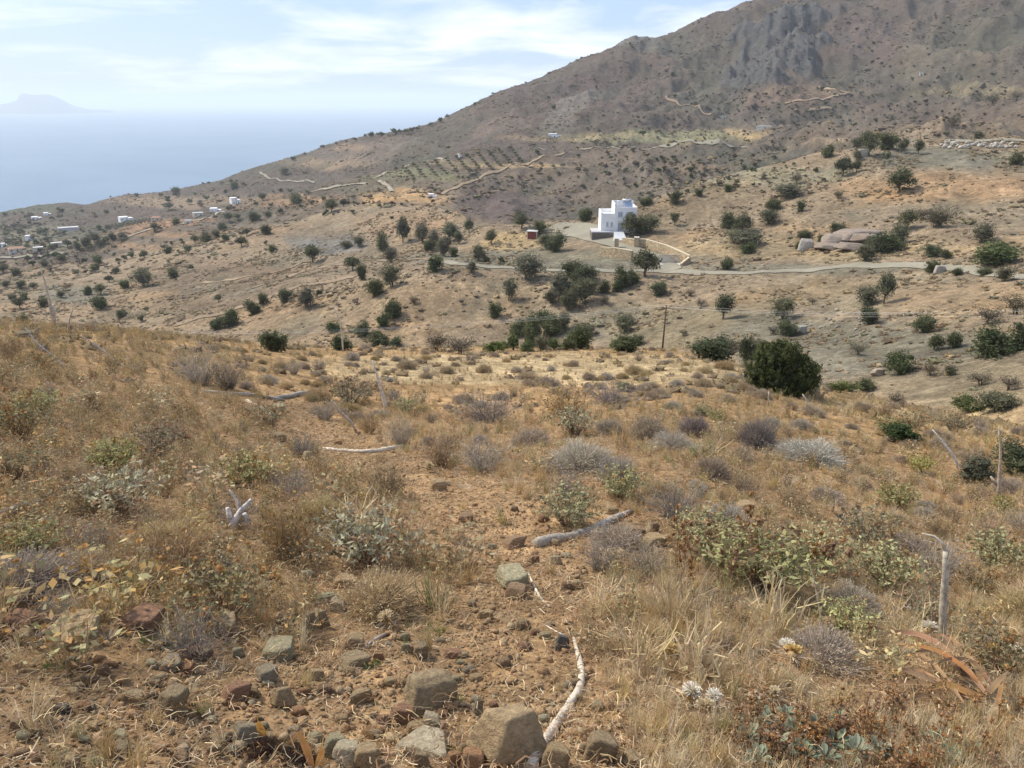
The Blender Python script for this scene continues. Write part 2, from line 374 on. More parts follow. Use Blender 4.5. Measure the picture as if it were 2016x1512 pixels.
c = mixc(nt, 1.0, c, ramp(nt, n_f, (.36, .74), (.60, 1.18)), 'MULTIPLY')
# speckle of low scrub that is too small to pick apart
vo = N(nt, 'ShaderNodeTexVoronoi'); vo.inputs['Scale'].default_value = .42; L(nt, g, vo.inputs['Vector'])
sp = mathn(nt, 'MULTIPLY', ramp(nt, vo.outputs['Distance'], (.22, 1.0), (.42, 0.0)), ramp(nt, n_c, (.46, 0.0), (.56, 1.0)))
cdn = N(nt, 'ShaderNodeAttribute', attribute_name='Col'); 
sp = mathn(nt, 'MULTIPLY', sp, mathn(nt, 'MULTIPLY', N(nt, 'ShaderNodeAttribute', attribute_name='Scrub').outputs['Fac'], .75))
c = mixc(nt, sp, c, (.075, .066, .045))
bh = mathn(nt, 'ADD', mathn(nt, 'MULTIPLY', n_a, .03), mathn(nt, 'ADD', mathn(nt, 'MULTIPLY', n_b, .12), mathn(nt, 'MULTIPLY', n_c, .5)))
mat_out(nt, c, .95, bh, .9, 1.0, .1)
# ------------------------------------------------------------------ ground colours (soil, straw, scrub, with some slope and gully shade painted in), set by place
C_STRAW = (.35, .265, .15); C_OCHRE = (.275, .195, .118); C_SOIL = (.31, .20, .105); C_GREY = (.170, .155, .115); C_GREEN = (.15, .15, .09)
C_SCRUB = (.11, .088, .066); C_PURP = (.100, .078, .070); C_ROCK = (.15, .148, .140); C_TAN = (.24, .182, .120)
ZONES = [  # px, py, radius x, radius y, min distance, max distance, colour, strength
 (0,900,500,240,0,60,(.20,.125,.06),.8),(500,880,260,160,0,60,C_SOIL,.8),(900,1100,380,300,0,60,C_SOIL,1),(850,1400,520,200,0,60,C_SOIL,1),(1200,1000,200,140,0,60,C_SOIL,.8),(200,1420,400,160,0,60,C_SOIL,1),
 (1650,1300,500,240,0,60,(.30,.20,.105),.9),(1500,1000,500,150,0,60,(.27,.17,.085),.8),(1100,730,700,40,20,60,C_STRAW,1),(1750,830,300,60,20,60,C_STRAW,.9),(300,740,400,60,12,60,(.28,.18,.09),.9),(1100,800,500,50,8,40,(.30,.19,.095),.7),
 # mid slopes
 (880,600,260,60,70,300,C_OCHRE,1),(620,640,220,60,70,320,C_OCHRE,.9),(1150,610,160,50,70,300,(.26,.20,.13),.8),(1350,640,300,50,70,300,(.20,.172,.118),1),(1650,590,250,40,70,300,(.28,.205,.125),.8),
 (1900,590,160,40,70,300,C_OCHRE,.9),(1700,690,300,60,50,300,C_GREY,.9),(1900,760,200,60,50,300,(.22,.175,.11),.8),(1100,510,350,22,150,300,C_GREY,1),(1500,530,500,10,150,300,C_GREY,.8),
 (1400,400,130,25,180,300,(.32,.225,.13),1),(1650,410,400,60,150,320,C_TAN,1),(1500,345,220,22,200,320,(.30,.26,.17),.9),(1850,310,200,25,200,320,C_GREY,.9),(1850,370,250,35,150,320,(.31,.20,.11),.8),(1600,490,350,25,150,300,(.30,.225,.13),.9),
 (1000,480,90,20,200,330,(.36,.26,.13),.8),(1090,460,60,18,200,300,C_GREY,.9),(1330,470,100,20,200,300,(.29,.20,.12),.6),
 (480,500,250,40,200,450,C_TAN,.8),(200,600,250,40,100,420,C_OCHRE,.7),(420,570,200,40,100,420,C_OCHRE,.5),(450,530,180,16,200,450,(.20,.14,.09),.8),(650,480,90,22,200,450,C_ROCK,.8),(800,440,130,25,280,450,(.27,.19,.12),1),(250,470,200,25,400,800,(.27,.18,.105),.7),
 (430,560,170,34,120,450,(.165,.125,.085),.9),(350,610,120,30,100,400,(.20,.145,.09),.7),(480,440,190,14,400,760,(.125,.105,.08),.9),(330,470,110,10,450,760,(.115,.10,.078),.8),(650,395,120,16,420,760,(.12,.10,.076),.8),(560,460,130,16,300,500,(.19,.14,.095),.7),(860,350,200,14,350,700,(.13,.11,.08),.7),(60,560,120,30,150,450,(.20,.155,.10),.6),(760,530,200,10,150,330,(.20,.15,.10),.7),(1500,660,200,40,60,200,(.16,.14,.10),.7),(1780,690,150,40,50,200,(.14,.12,.085),.7),  # the grey-brown band on the far left slope has its shade painted in
 (150,580,90,22,150,450,C_GREY,.9),(500,600,200,10,150,400,(.16,.115,.075),.7),
 # far
 (1500,330,420,60,345,900,(.10,.088,.07),1),(1150,400,260,60,345,900,(.105,.088,.074),1),(1400,330,240,40,345,700,(.085,.078,.06),.9),
 (1000,400,110,50,350,800,C_PURP,1),(1200,350,260,60,350,800,(.13,.105,.08),1),(1300,270,220,14,500,900,(.19,.185,.11),1),(1150,268,180,8,500,900,C_STRAW,.4),(1480,260,60,12,500,900,(.30,.235,.13),1),(1600,240,200,25,500,1000,(.115,.10,.08),.8),
 (560,400,260,16,500,900,(.30,.195,.11),.8),(840,318,150,8,500,760,(.25,.21,.13),.6),(820,345,110,14,450,760,C_GREEN,.9),(740,370,120,18,450,760,(.12,.105,.07),.8),(800,390,90,16,330,600,(.36,.24,.125),.9),(660,420,150,20,450,700,C_SCRUB,.6),(1010,325,140,5,450,760,C_STRAW,.7),
 (100,470,150,30,600,1100,(.14,.13,.09),.9),(340,440,120,14,600,900,(.33,.20,.11),.7),(60,410,90,12,900,1500,(.09,.10,.07),1),(350,395,160,15,800,1500,C_TAN,.8),(650,320,120,14,800,1300,C_TAN,.8),(700,290,60,8,900,1300,(.34,.22,.12),.7),(760,300,180,25,800,1300,(.17,.14,.11),.6),
 (960,240,120,35,800,1300,(.135,.105,.085),.8),(1150,180,150,40,800,1300,C_PURP,.9),(1350,110,150,35,800,1300,(.115,.09,.075),.9),(1420,200,120,40,800,1300,(.09,.085,.068),.9),(1720,100,120,80,700,1300,C_PURP,.8),(1900,120,150,100,600,1300,(.12,.105,.078),.8),(1560,190,120,20,600,1000,(.15,.105,.08),.5),
 (1920,180,120,14,500,1000,(.27,.22,.13),.8),(1620,180,140,12,600,1000,(.17,.13,.09),.5)]
C = np.empty((NR, NA, 3)); C[:] = np.array(C_TAN); 
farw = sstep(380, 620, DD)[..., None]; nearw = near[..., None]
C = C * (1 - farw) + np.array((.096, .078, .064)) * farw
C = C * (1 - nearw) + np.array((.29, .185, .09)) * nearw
wx = PX + 45 * fbm(X / (DD * .05 + 1), Y / (DD * .05 + 1), 3); wy = PY + 14 * fbm(X / (DD * .05 + 1) + 40, Y / (DD * .05 + 1), 3)
for (qx, qy, rx, ry, d0, d1, cc, s) in ZONES:
    r = np.hypot((wx - qx) / rx, (wy - qy) / ry); w = (s * sstep(1.15, .55, r) * (DD > d0) * (DD < d1) * onf)[..., None]
    C = C * (1 - w) + np.array(cc) * w
big = fbm(X / 70, Y / 70, 4); w = (sstep(.05, .35, big) * .5 * sstep(60, 120, DD))[..., None]; C = C * (1 - w) + C * np.array((.72, .74, .72)) * w
w = (sstep(.08, .35, fbm(X / 45 + 30, Y / 30, 4)) * .55 * sstep(60, 120, DD) * (1 - .5 * sstep(500, 700, DD)))[..., None]; C = C * (1 - w) + C * np.array((1.25, 1.12, .95)) * w
for cm, cc in ((crag, (.078, .078, .076)), (crag2 * .8, (.13, .122, .105)), (crag3 * .7, (.14, .125, .105)), (crag4 * .6, (.15, .125, .10))):
    w = sstep(.1, .6, cm)[..., None]; C = C * (1 - w) + np.array(cc) * w
gul = sstep(.45, .15, ridged(X / 150 + 9, Y / 230, 5)) + .6 * sstep(.4, .1, ridged(X / 42 + 3, Y / 75, 4)); w = (np.clip(gul, 0, 1) * .6 * far * (1 - crag))[..., None]; C = C * (1 - w) + np.array((.075, .075, .055)) * w  # scrub in the gullies; the darkening also paints crease shade into the colour
gul = sstep(.42, .12, ridged(X / 30 + 4, Y / 52, 3)); w = (gul * .45 * mid * damp)[..., None]; C = C * (1 - w) + np.array((.15, .135, .095)) * w  # mid slope gullies darkened likewise: scrub tone plus painted crease shade
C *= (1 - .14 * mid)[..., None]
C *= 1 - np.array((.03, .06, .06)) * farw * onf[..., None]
scrubA = np.clip(sstep(60, 110, DD) * (.45 + .8 * fbm(X / 50, Y / 50 + 7, 3)) + .5 * farw[..., 0] - .8 * crag, 0, 1)
V = np.stack([X, Y, Z], -1).reshape(-1, 3)
I = np.arange(NR * NA).reshape(NR, NA); J = np.roll(I, -1, 1)
F = np.stack([I[:-1], J[:-1], J[1:], I[1:]], -1).reshape(-1, 4)[:, ::-1]
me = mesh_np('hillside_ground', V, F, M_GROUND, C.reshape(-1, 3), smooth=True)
at = me.attributes.new('Scrub', 'FLOAT', 'POINT'); at.data.foreach_set('value', scrubA.ravel().astype(np.float32))
tag(link('hillside_ground', me), kind='structure')
# ------------------------------------------------------------------ sea
SEA = -186.0
m, nt = newmat('sea_water'); g = N(nt, 'ShaderNodeNewGeometry').outputs['Position']
nz = noise(nt, .012, 5, .6, g); nz2 = noise(nt, .0011, 5, .6, g, dist=1.5)
p = N(nt, 'ShaderNodeBsdfPrincipled'); L(nt, mixc(nt, ramp(nt, nz2, (.35, 0), (.65, 1)), (.10, .165, .235), (.13, .20, .275)), p.inputs['Base Color'])
p.inputs['Roughness'].default_value = .42; p.inputs['IOR'].default_value = 1.33
b = N(nt, 'ShaderNodeBump'); b.inputs['Strength'].default_value = .25; b.inputs['Distance'].default_value = 3; L(nt, nz, b.inputs['Height']); L(nt, b.outputs[0], p.inputs['Normal'])
o = N(nt, 'ShaderNodeOutputMaterial'); L(nt, p.outputs[0], o.inputs[0])
rr = [0, 500, 1000, 2000, 4000, 8000, 16000, 30000, 60000, 110000]; nb = 128
V = [(0, 0, SEA)] + [(r * math.cos(2 * math.pi * k / nb), r * math.sin(2 * math.pi * k / nb), SEA) for r in rr[1:] for k in range(nb)]
me = bpy.data.meshes.new('sea')
F = [(0, 1 + k, 1 + (k + 1) % nb) for k in range(nb)] + [(1 + i * nb + k, 1 + (i + 1) * nb + k, 1 + (i + 1) * nb + (k + 1) % nb, 1 + i * nb + (k + 1) % nb) for i in range(len(rr) - 2) for k in range(nb)]
me.from_pydata(V, [], F); me.materials.append(m); tag(link('sea', me), kind='structure')
# ------------------------------------------------------------------ island on the horizon
m, nt = newmat('island_rock'); g = N(nt, 'ShaderNodeNewGeometry').outputs['Position']
mat_out(nt, mixc(nt, noise(nt, .004, 6, .6, g), (.09, .08, .06), (.17, .15, .11)), .95)
prof = [(-220,0),(-150,6),(-60,10),(-20,13),(0,15),(20,18),(38,22),(42,31),(50,36),(60,34),(75,32),(95,33),(115,30),(130,21),(145,13),(160,9),(180,5),(200,5),(215,4),(224,3),(227,0)]
DI = 17500.0; kx = DI / (FPX * _cp)
a0, _ = ray(0, 205)
ax, _ = ray([p[0] for p in prof], 214); hh = np.array([p[1] for p in prof]) * DI / FPX * .84
nx, ny = 160, 24; az = np.linspace(ax[0], ax[-1], nx); H = np.interp(az, ax, hh)
k = np.array([.25, .5, .25]); H[1:-1] = np.convolve(H, k, 'valid')
P = np.zeros((ny, nx, 3)); s = np.linspace(-1, 1, ny)
for i in range(ny):
    d = DI + s[i] * (700 + 2.5 * H)
    P[i, :, 0] = d * np.sin(az); P[i, :, 1] = d * np.cos(az)
    P[i, :, 2] = SEA - 20 + (H + 20) * np.maximum(0, 1 - np.abs(s[i]) ** 1.6) * (1 + .10 * fbm(np.arange(nx) / 9.0, np.full(nx, s[i] * 4), 3))
I = np.arange(ny * nx).reshape(ny, nx); F = np.stack([I[:-1, :-1], I[:-1, 1:], I[1:, 1:], I[1:, :-1]], -1).reshape(-1, 4)
me = mesh_np('island', P.reshape(-1, 3), F, m, smooth=True)
tag(link('island', me), kind='structure')
# ------------------------------------------------------------------ haze
HZ_D = 1.0e-4
m, nt = newmat('haze'); v = N(nt, 'ShaderNodeVolumePrincipled'); v.inputs['Color'].default_value = (.84, .92, 1.0, 1); v.inputs['Density'].default_value = HZ_D; v.inputs['Anisotropy'].default_value = .1
o = N(nt, 'ShaderNodeOutputMaterial'); L(nt, v.outputs[0], o.inputs['Volume']); m.cycles.homogeneous_volume = True
mb = MB(); mb.box(-112000, 112000, -112000, 112000, -228, float(Z.max()) + 12); me = mb.mesh('haze', m)
tag(link('haze', me), kind='stuff')
print('terrain z', Z.min(), Z.max())
# ------------------------------------------------------------------ roads and tracks, draped on the ground
def road_mat(name, col, col2):
    m, nt = newmat(name); g = N(nt, 'ShaderNodeNewGeometry').outputs['Position']
    a = noise(nt, .9, 6, .7, g); b = noise(nt, .12, 5, .6, g)
    c = mixc(nt, a, col, col2); c = mixc(nt, 1.0, c, ramp(nt, b, (.3, .8), (.7, 1.12)), 'MULTIPLY')
    mat_out(nt, c, .95, a, .5, .08, .1); return m
M_ROADG = road_mat('grey_gravel', (.20, .185, .145), (.285, .26, .20)); M_ROADT = road_mat('tan_dirt', (.24, .18, .115), (.34, .26, .17)); M_ROADB = road_mat('brown_dirt', (.19, .14, .095), (.29, .22, .15))
M_ROADP = road_mat('pale_dirt', (.25, .215, .165), (.34, .30, .235)); M_CONC = road_mat('pale_concrete', (.42, .42, .41), (.55, .55, .53))
def resample(P, step):
    P = np.asarray(P, float); s = np.concatenate([[0], np.cumsum(np.hypot(*np.diff(P[:, :2], axis=0).T))]); n = max(3, int(s[-1] / step)); t = np.linspace(0, s[-1], n)
    Q = np.stack([np.interp(t, s, P[:, 0]), np.interp(t, s, P[:, 1])], 1)
    for _ in range(3): Q[1:-1] = .25 * Q[:-2] + .5 * Q[1:-1] + .25 * Q[2:]
    return Q
def road(name, pts, width, mat, step=1.0, off=.07, ragged=.15):
    P = hit([p[0] for p in pts], [p[1] for p in pts]); Q = resample(P, step); T = np.gradient(Q, axis=0); T /= np.hypot(T[:, 0], T[:, 1])[:, None] + 1e-9
    Nn = np.stack([-T[:, 1], T[:, 0]], 1); n = 7; V = []
    ww = width * (1 + ragged * fbm(np.arange(len(Q)) * step / 4.0, np.zeros(len(Q)), 3))
    d = np.hypot(Q[:, 0], Q[:, 1])
    for k in range(n):
        q = Q + Nn * (ww * (k / (n - 1) - .5))[:, None]; z = height(q[:, 0], q[:, 1]) + off + .00045 * d - (.35 if k in (0, n - 1) else 0) * off
        V.append(np.column_stack([q, z]))
    V = np.stack(V, 1); I = np.arange(len(Q) * n).reshape(-1, n); F = np.stack([I[:-1, :-1], I[1:, :-1], I[1:, 1:], I[:-1, 1:]], -1).reshape(-1, 4)
    o = link(name, mesh_np(name, V.reshape(-1, 3), F, mat)); tag(o, kind='structure'); return o
road('dirt_road', [(866,514),(900,521),(960,526),(1030,530),(1100,533),(1180,533),(1250,533),(1320,535),(1400,538),(1480,538),(1560,533),(1640,527),(1740,523),(1820,522),(1900,528),(2030,546)], 2.5, M_ROADG)
road('driveway', [(1322,534),(1318,520),(1300,508),(1255,494),(1220,484),(1180,474),(1145,464),(1115,456)], 4.2, M_ROADG, .7, .12)
road('yard', [(1085,447),(1125,448),(1160,452),(1180,461),(1225,470)], 6.5, M_ROADG, .8, .10)
road('paved_road', [(1060,292),(1180,291),(1300,289),(1420,284),(1560,283),(1700,280)], 3.0, M_ROADG, 4, .4)
road('paved_road', [(1800,279),(1880,279),(1950,277),(2040,275)], 5.0, M_ROADG, 2, .2)
road('dirt_road', [(235,466),(280,458),(330,448),(400,432),(440,417)], 3.6, M_ROADP, 4, .5)
road('dirt_road', [(590,386),(680,366),(745,350),(800,326),(860,313),(905,305)], 3.4, M_ROADP, 4, .6)
road('dirt_track', [(345,640),(420,622),(480,602),(560,574),(640,556),(700,545)], 3.0, M_ROADB, 1.5, .12)
road('dirt_track', [(400,556),(460,551),(520,541),(580,524),(605,514)], 2.2, M_ROADT, 1.5, .12)
road('dirt_track', [(1545,205),(1600,197),(1680,183),(1650,178),(1612,173)], 2.4, M_ROADT, 4, .8)
road('dirt_track', [(1588,218),(1640,215)], 2, M_ROADT, 4, .8)
road('dirt_track', [(1310,191),(1335,206),(1380,220),(1400,226)], 2.2, M_ROADB, 4, .8)
road('dirt_track', [(870,384),(930,357),(980,338),(1050,318),(1110,302)], 2.6, M_ROADT, 4, .4, .5)
road('dirt_track', [(745,356),(765,368),(772,378)], 3, M_ROADP, 4, .4)
road('dirt_track', [(512,340),(525,350),(580,358),(620,360)], 3, M_ROADG, 4, .6)
road('dirt_track', [(0,508),(60,505),(130,500)], 3.5, M_ROADG, 4, .5)
road('dirt_track', [(500,566),(560,549),(620,530),(680,521),(760,514),(850,512)], 2.6, M_ROADB, 1.5, .10)
# ------------------------------------------------------------------ materials for buildings
M_WHITE = plain('white_render', (.80, .80, .79), .8, .04, .8, .08); M_CREAM = plain('cream_render', (.62, .57, .48), .8, .10, 1.0)
M_SHUT = plain('grey_shutter', (.36, .40, .46), .6); M_DARKG = plain('dark_glass', (.05, .06, .075), .15, .05, 2, 0, 0, .5)
M_SLAB = plain('terrace_paving', (.42, .41, .42), .8, .08, 2); M_TILE = plain('red_tile', (.30, .17, .11), .8, .2, 2)
M_METAL = plain('galvanised_metal', (.24, .26, .29), .5, .1, 3, .05, .0); M_TANK = plain('steel_tank', (.7, .72, .72), .3, .05, 3, .02, .6)
M_PANEL = plain('solar_glass', (.20, .27, .38), .18, .1, 2, 0, .0, .8); M_SHEDR = plain('rust_red_sheet', (.19, .045, .03), .7, .25, 4); M_DSTONE = plain('dark_stone', (.17, .15, .125), .9, .4, 2.5, .8)
M_WSTONE = None
m, nt = newmat('wall_stone'); M_WSTONE = m; g = N(nt, 'ShaderNodeNewGeometry').outputs['Position']
mat_out(nt, mixc(nt, 1.0, attr(nt), ramp(nt, noise(nt, 5, 5, .7, g), (.3, .7), (.7, 1.15)), 'MULTIPLY'), .9, noise(nt, 9, 4, .6, g), .5, .04, .15)
def part(name, boxes, mat, parent, loc=None, M=None):
    mb = MB()
    for b in boxes: mb.box(*b, M=M)
    return link(name, mb.mesh(name, mat), parent, loc)
def thing(name, loc, label, cat, group=None, rz=0):
    o = link(name, None, loc=loc); o.rotation_euler.z = rz; return tag(o, label, cat, group)
def facing(p): return -math.atan2(p[0], p[1])       # yaw that turns local -Y towards the camera's side
# ------------------------------------------------------------------ the white villa
O = hit(1215, 464)[0]; k = pxm(O); gz = float(O[2]) + 9.5 * k
villa = thing('villa', (O[0], O[1], gz), 'white cubic two storey villa with flat roof beside its gravel drive', 'house', rz=facing(O) + math.radians(7))
def X_(px): return (px - 1215) * k
tw0, tw1, lw0 = X_(1208), X_(1251.5), X_(1182.5); HT, HL, D = 45.5 * k, 36 * k, 8.0
part('wall', [(tw0, tw1, 0, D, -.3, HT - .9), (tw0, tw1, 0, .25, HT - .9, HT), (tw0, tw1, D - .25, D, HT - .9, HT + .9), (tw0, tw0 + .25, .25, D - .25, HT - .9, HT + .9), (tw1 - .25, tw1, .25, D - .25, HT - .9, HT)], M_WHITE, villa)
part('wall', [(lw0, tw0 - .003, .35, D, -.3, HL - 1.0), (lw0, lw0 + .22, .35, D, HL - 1.0, HL), (lw0 + .22, tw0 - .003, D - .22, D, HL - 1.0, HL), (lw0 + .22, tw0 - .003, .35, .55, HL - 1.0, HL - .35)], M_WHITE, villa)
part('roof', [(tw0 + .26, tw1 - .26, .26, D - .26, HT - .897, HT - .80)], M_SLAB, villa)
def window(parent, x0, x1, z0, z1, y, mat, name='window'):
    w = part(name, [(x0 + .06, x1 - .06, y - .012, y + .05, z0 + .06, z1 - .06)], mat, parent)
    part('frame', [(x0, x0 + .06, y - .05, y + .05, z0, z1), (x1 - .06, x1, y - .05, y + .05, z0, z1), (x0 + .06, x1 - .06, y - .05, y + .05, z1 - .06, z1), (x0 + .06, x1 - .06, y - .05, y + .05, z0, z0 + .06)], M_WHITE, w)
    part('sill', [(x0 - .08, x1 + .08, y - .14, y + .02, z0 - .09, z0 - .003)], M_SLAB, w); return w
window(villa, X_(1214.5), X_(1224), 27 * k, 37 * k, -.01, M_SHUT); window(villa, X_(1233), X_(1242), 27 * k, 37 * k, -.01, M_SHUT)
window(villa, X_(1192.5), X_(1197.5), 8 * k, 17 * k, .34, M_SHUT); window(villa, X_(1201.5), X_(1206), 8 * k, 17 * k, .34, M_SHUT)
dr = part('door', [(X_(1216.5), X_(1223.5), -.03, .05, .02, 15 * k)], M_SHUT, villa); part('frame', [(X_(1215.5), X_(1216.5), -.08, .05, 0, 15.8 * k), (X_(1223.5), X_(1224.5), -.08, .05, 0, 15.8 * k), (X_(1216.5), X_(1223.5), -.08, .05, 15 * k, 15.8 * k)], M_SLAB, dr)
part('awning_ledge', [(X_(1212), X_(1246), -.35, -.003, 20 * k, 20.8 * k)], M_WHITE, villa)
# terrace, retaining wall, steps
part('terrace', [(X_(1164), X_(1183), -1.6, 5.0, -.32, -.02), (X_(1183), X_(1240), -1.6, -.004, -.32, -.02), (X_(1251.8), X_(1262), -1.0, 5.0, -2.5, -.02)], M_SLAB, villa)
part('foundation', [(X_(1164.3), X_(1251), -1.19, 5.0, -3, -.325)], M_DSTONE, villa)
rt = MB(); r_ = random.Random(3); x = X_(1164.5)
while x < X_(1207):
    w = r_.uniform(.35, .7)
    for zi in range(5): rt.box(x, x + w * .94, -1.62 - r_.uniform(0, .08), -1.2, -2.6 + zi * .46, -2.6 + zi * .46 + .43, (.5,) * 3)
    x += w
o = link('retaining_wall', rt.mesh('retaining_wall', M_DSTONE), villa); tag(o, kind='stuff')
for i in range(9): part('step', [(X_(1207) - .06 * i, X_(1226) + .06 * i, -1.62 - .5 * (i + 1), -1.624 - .5 * i, -3.6, -.05 - .185 * i)], M_WHITE, villa)
# solar water heater on the roof
sh = thing('solar_water_heater', villa.matrix_basis @ Vector((X_(1230), 2.2, HT - .8)), 'solar water heater with steel tank and blue panels on the villa roof', 'water heater', rz=villa.rotation_euler.z + .25)
Mt = Matrix.Translation((0.8, -.2, 1.35)) @ Matrix.Rotation(math.radians(48), 4, 'X')
part('panel', [(-1.1, -.02, -1.0, 1.0, -.05, .05)], M_PANEL, sh, M=Mt); part('panel', [(.02, 1.1, -1.0, 1.0, -.05, .05)], M_PANEL, sh, M=Mt)
mb = MB(); mb.tube([(-.5, .7, 2.35), (2.0, .7, 2.35)], .34, 12); link('tank', mb.mesh('tank', M_TANK, True), sh)
mb = MB()
for sx in (-.3, 1.6): mb.tube([(sx, .9, 0), (sx, .9, 2.1)], .04, 6); mb.tube([(sx, -.9, 0), (sx, .9, 2.1)], .04, 6)
tag(link('stand', mb.mesh('stand', M_METAL), sh), kind='stuff')
mb = MB(); mb.tube([(-1.2, 2.2, 0), (-1.2, 2.2, 1.9)], .25, 10); mb.tube([(-1.2, 2.2, 1.9), (-1.2, 2.2, 2.1)], .33, 10)
ch = link('flue', mb.mesh('flue', M_WHITE), None, (0, 0, 0)); ch.matrix_basis = sh.matrix_basis.copy(); tag(ch, 'stubby white round flue standing on the villa roof', 'chimney')
# ------------------------------------------------------------------ stone walls with pillars and gate
def stone_wall(pts, h, thick, label, seed, zs=None, cat='wall'):
    P = hit([p[0] for p in pts], [p[1] for p in pts]); r_ = random.Random(seed)
    hs = h if isinstance(h, (list, tuple)) else [h] * len(P)
    root = thing('stone_wall', tuple(P[0]), label, cat, 'pale stone walls round the villa drive'); core = MB(); cop = MB(); st = MB(); o0 = Vector(P[0])
    for i in range(len(P) - 1):
        a = Vector(P[i]) - o0; b = Vector(P[i + 1]) - o0; ax = Vector((b.x - a.x, b.y - a.y, 0)); ln = ax.length; ax.normalize(); nn = Vector((-ax.y, ax.x, 0))
        def q(t, s, z):
            base = a.lerp(b, t / ln); return base + nn * s + Vector((0, 0, z))
        zt = lambda t: hs[i] + (hs[i + 1] - hs[i]) * t / ln
        V = [q(t, s, z) for t, zz_ in ((0, hs[i]), (ln, hs[i + 1])) for s in (-thick / 2, thick / 2) for z in (-1.2, zz_)]
        core.add(V, [(0, 1, 3, 2), (4, 6, 7, 5), (0, 4, 5, 1), (2, 3, 7, 6), (0, 2, 6, 4), (1, 5, 7, 3)], (.30, .24, .16))
        e = thick / 2 + .07
        V = [q(t, s, z) for t, zz_ in ((-.04, hs[i]), (ln + .04, hs[i + 1])) for s in (-e, e) for z in (zz_ + .003, zz_ + .14)]
        cop.add(V, [(0, 1, 3, 2), (4, 6, 7, 5), (0, 4, 5, 1), (2, 3, 7, 6), (0, 2, 6, 4), (1, 5, 7, 3)], (.55, .47, .33))
        for side in (-1, 1):
            z = -.5
            while z < max(hs[i], hs[i + 1]) - .1:
                rh = r_.uniform(.2, .34); t = r_.uniform(-.2, 0)
                while t < ln:
                    w = r_.uniform(.25, .6); t0, t1 = max(t, 0), min(t + w * .93, ln); zt_ = min(z + rh * .9, zt(t0) - .02, zt(t1) - .02)
                    if t1 - t0 > .1 and zt_ - z > .08:
                        s0 = side * (thick / 2 - .01); s1 = side * (thick / 2 + r_.uniform(.03, .075)); j = lambda: r_.uniform(-.035, .035)
                        V = [q(t0, s0, z), q(t1, s0, z), q(t1, s0, zt_), q(t0, s0, zt_), q(t0 + .03 + j() * .3, s1, z + .03 + j() * .4), q(t1 - .03 + j() * .3, s1, z + .03 + j() * .4), q(t1 - .03 + j(), s1, zt_ - .03), q(t0 + .03 + j(), s1, zt_ - .03)]
                        kk = r_.uniform(.7, 1.15); cc = r_.choice([(.52, .42, .27), (.50, .38, .24), (.56, .48, .34), (.45, .32, .20)])
                        st.add(V, [(4, 5, 6, 7), (0, 1, 5, 4), (1, 2, 6, 5), (2, 3, 7, 6), (3, 0, 4, 7)], tuple(v * kk for v in cc))
                    t += w
                z += rh
    link('core', core.mesh('core', M_WSTONE), root); link('coping', cop.mesh('coping', M_WSTONE), root); tag(link('stonework', st.mesh('stonework', M_WSTONE), root), kind='stuff'); return root
stone_wall([(1182, 504), (1212, 508), (1244, 514)], [2.2, 2.4, 2.4], .45, 'straight pale stone wall below the drive, facing the lower road', 1)
stone_wall([(1226, 479), (1249, 486)], [1.4, 1.9], .4, 'short low stone wall between the villa steps and the pillar', 2)
stone_wall([(1256, 487), (1272, 488)], [2.1, 2.1], .4, 'short stone wall joining pillar and long curved wall', 3)
stone_wall([(1272, 488), (1312, 501), (1357, 520)], [2.1, 2.2, 1.9], .45, 'long pale stone wall climbing along the uphill side of the drive', 4)
stone_wall([(1357, 520), (1340, 524)], [1.7, .5], .4, 'sloping stone wall end beside the gate by the lower road', 5)
for (px, py, lab) in ((1213.5, 489, 'square stone pillar with cap on the downhill side of the drive'), (1252.5, 487, 'square stone pillar with cap beside the short wall')):
    p = hit(px, py)[0]; t = thing('stone_pillar', tuple(p), lab, 'pillar', 'stone gate pillars', facing(p)); a = 4.2 * pxm(p); hgt = 2.5; st = MB(); r_ = random.Random(int(px))
    part('core', [(-a, a, -a, a, -.8, hgt)], M_WSTONE, t); part('cap', [(-a - .1, a + .1, -a - .1, a + .1, hgt + .003, hgt + .16)], M_CREAM, t)
    z = -.3
    while z < hgt - .2:
        rh = r_.uniform(.2, .32); x = -a
        while x < a - .1:
            w = min(r_.uniform(.3, .6), a - x); kk = r_.uniform(.75, 1.15); st.box(x + .01, x + w - .02, -a - .06, -a - .003, z, min(z + rh - .03, hgt), (.52 * kk, .41 * kk, .26 * kk)); x += w
        z += rh
    tag(link('stonework', st.mesh('stonework', M_WSTONE), t), kind='stuff')
a_, b_ = hit([1298, 1337], [518, 518]); mid_ = (a_ + b_) / 2; gl = float(np.hypot(*(b_ - a_)[:2])); t = thing('sliding_gate', tuple(mid_), 'long grey metal bar gate across the drive entrance', 'gate', rz=math.atan2(b_[1] - a_[1], b_[0] - a_[0]))
part('frame', [(-gl / 2, gl / 2, -.04, .04, 1.82, 1.9), (-gl / 2, gl / 2, -.04, .04, .2, .28), (-gl / 2 - .08, -gl / 2 - .003, -.04, .04, 0, 1.95), (gl / 2 + .003, gl / 2 + .12, -.06, .06, 0, 2.1)], M_METAL, t)
sl = None
for i in range(int(gl / .2) - 1):
    if sl is None: sl = part('bar', [(-.05, .05, -.03, .03, .283, 1.817)], M_METAL, t, (-gl / 2 + .12, 0, 0))
    else: c_ = sl.copy(); COL.objects.link(c_); c_.location = (-gl / 2 + .12 + i * .2, 0, 0)
part('threshold', [(-gl / 2 - .1, gl / 2 + .1, -2.6, -.06, -.5, .16)], M_CONC, t)
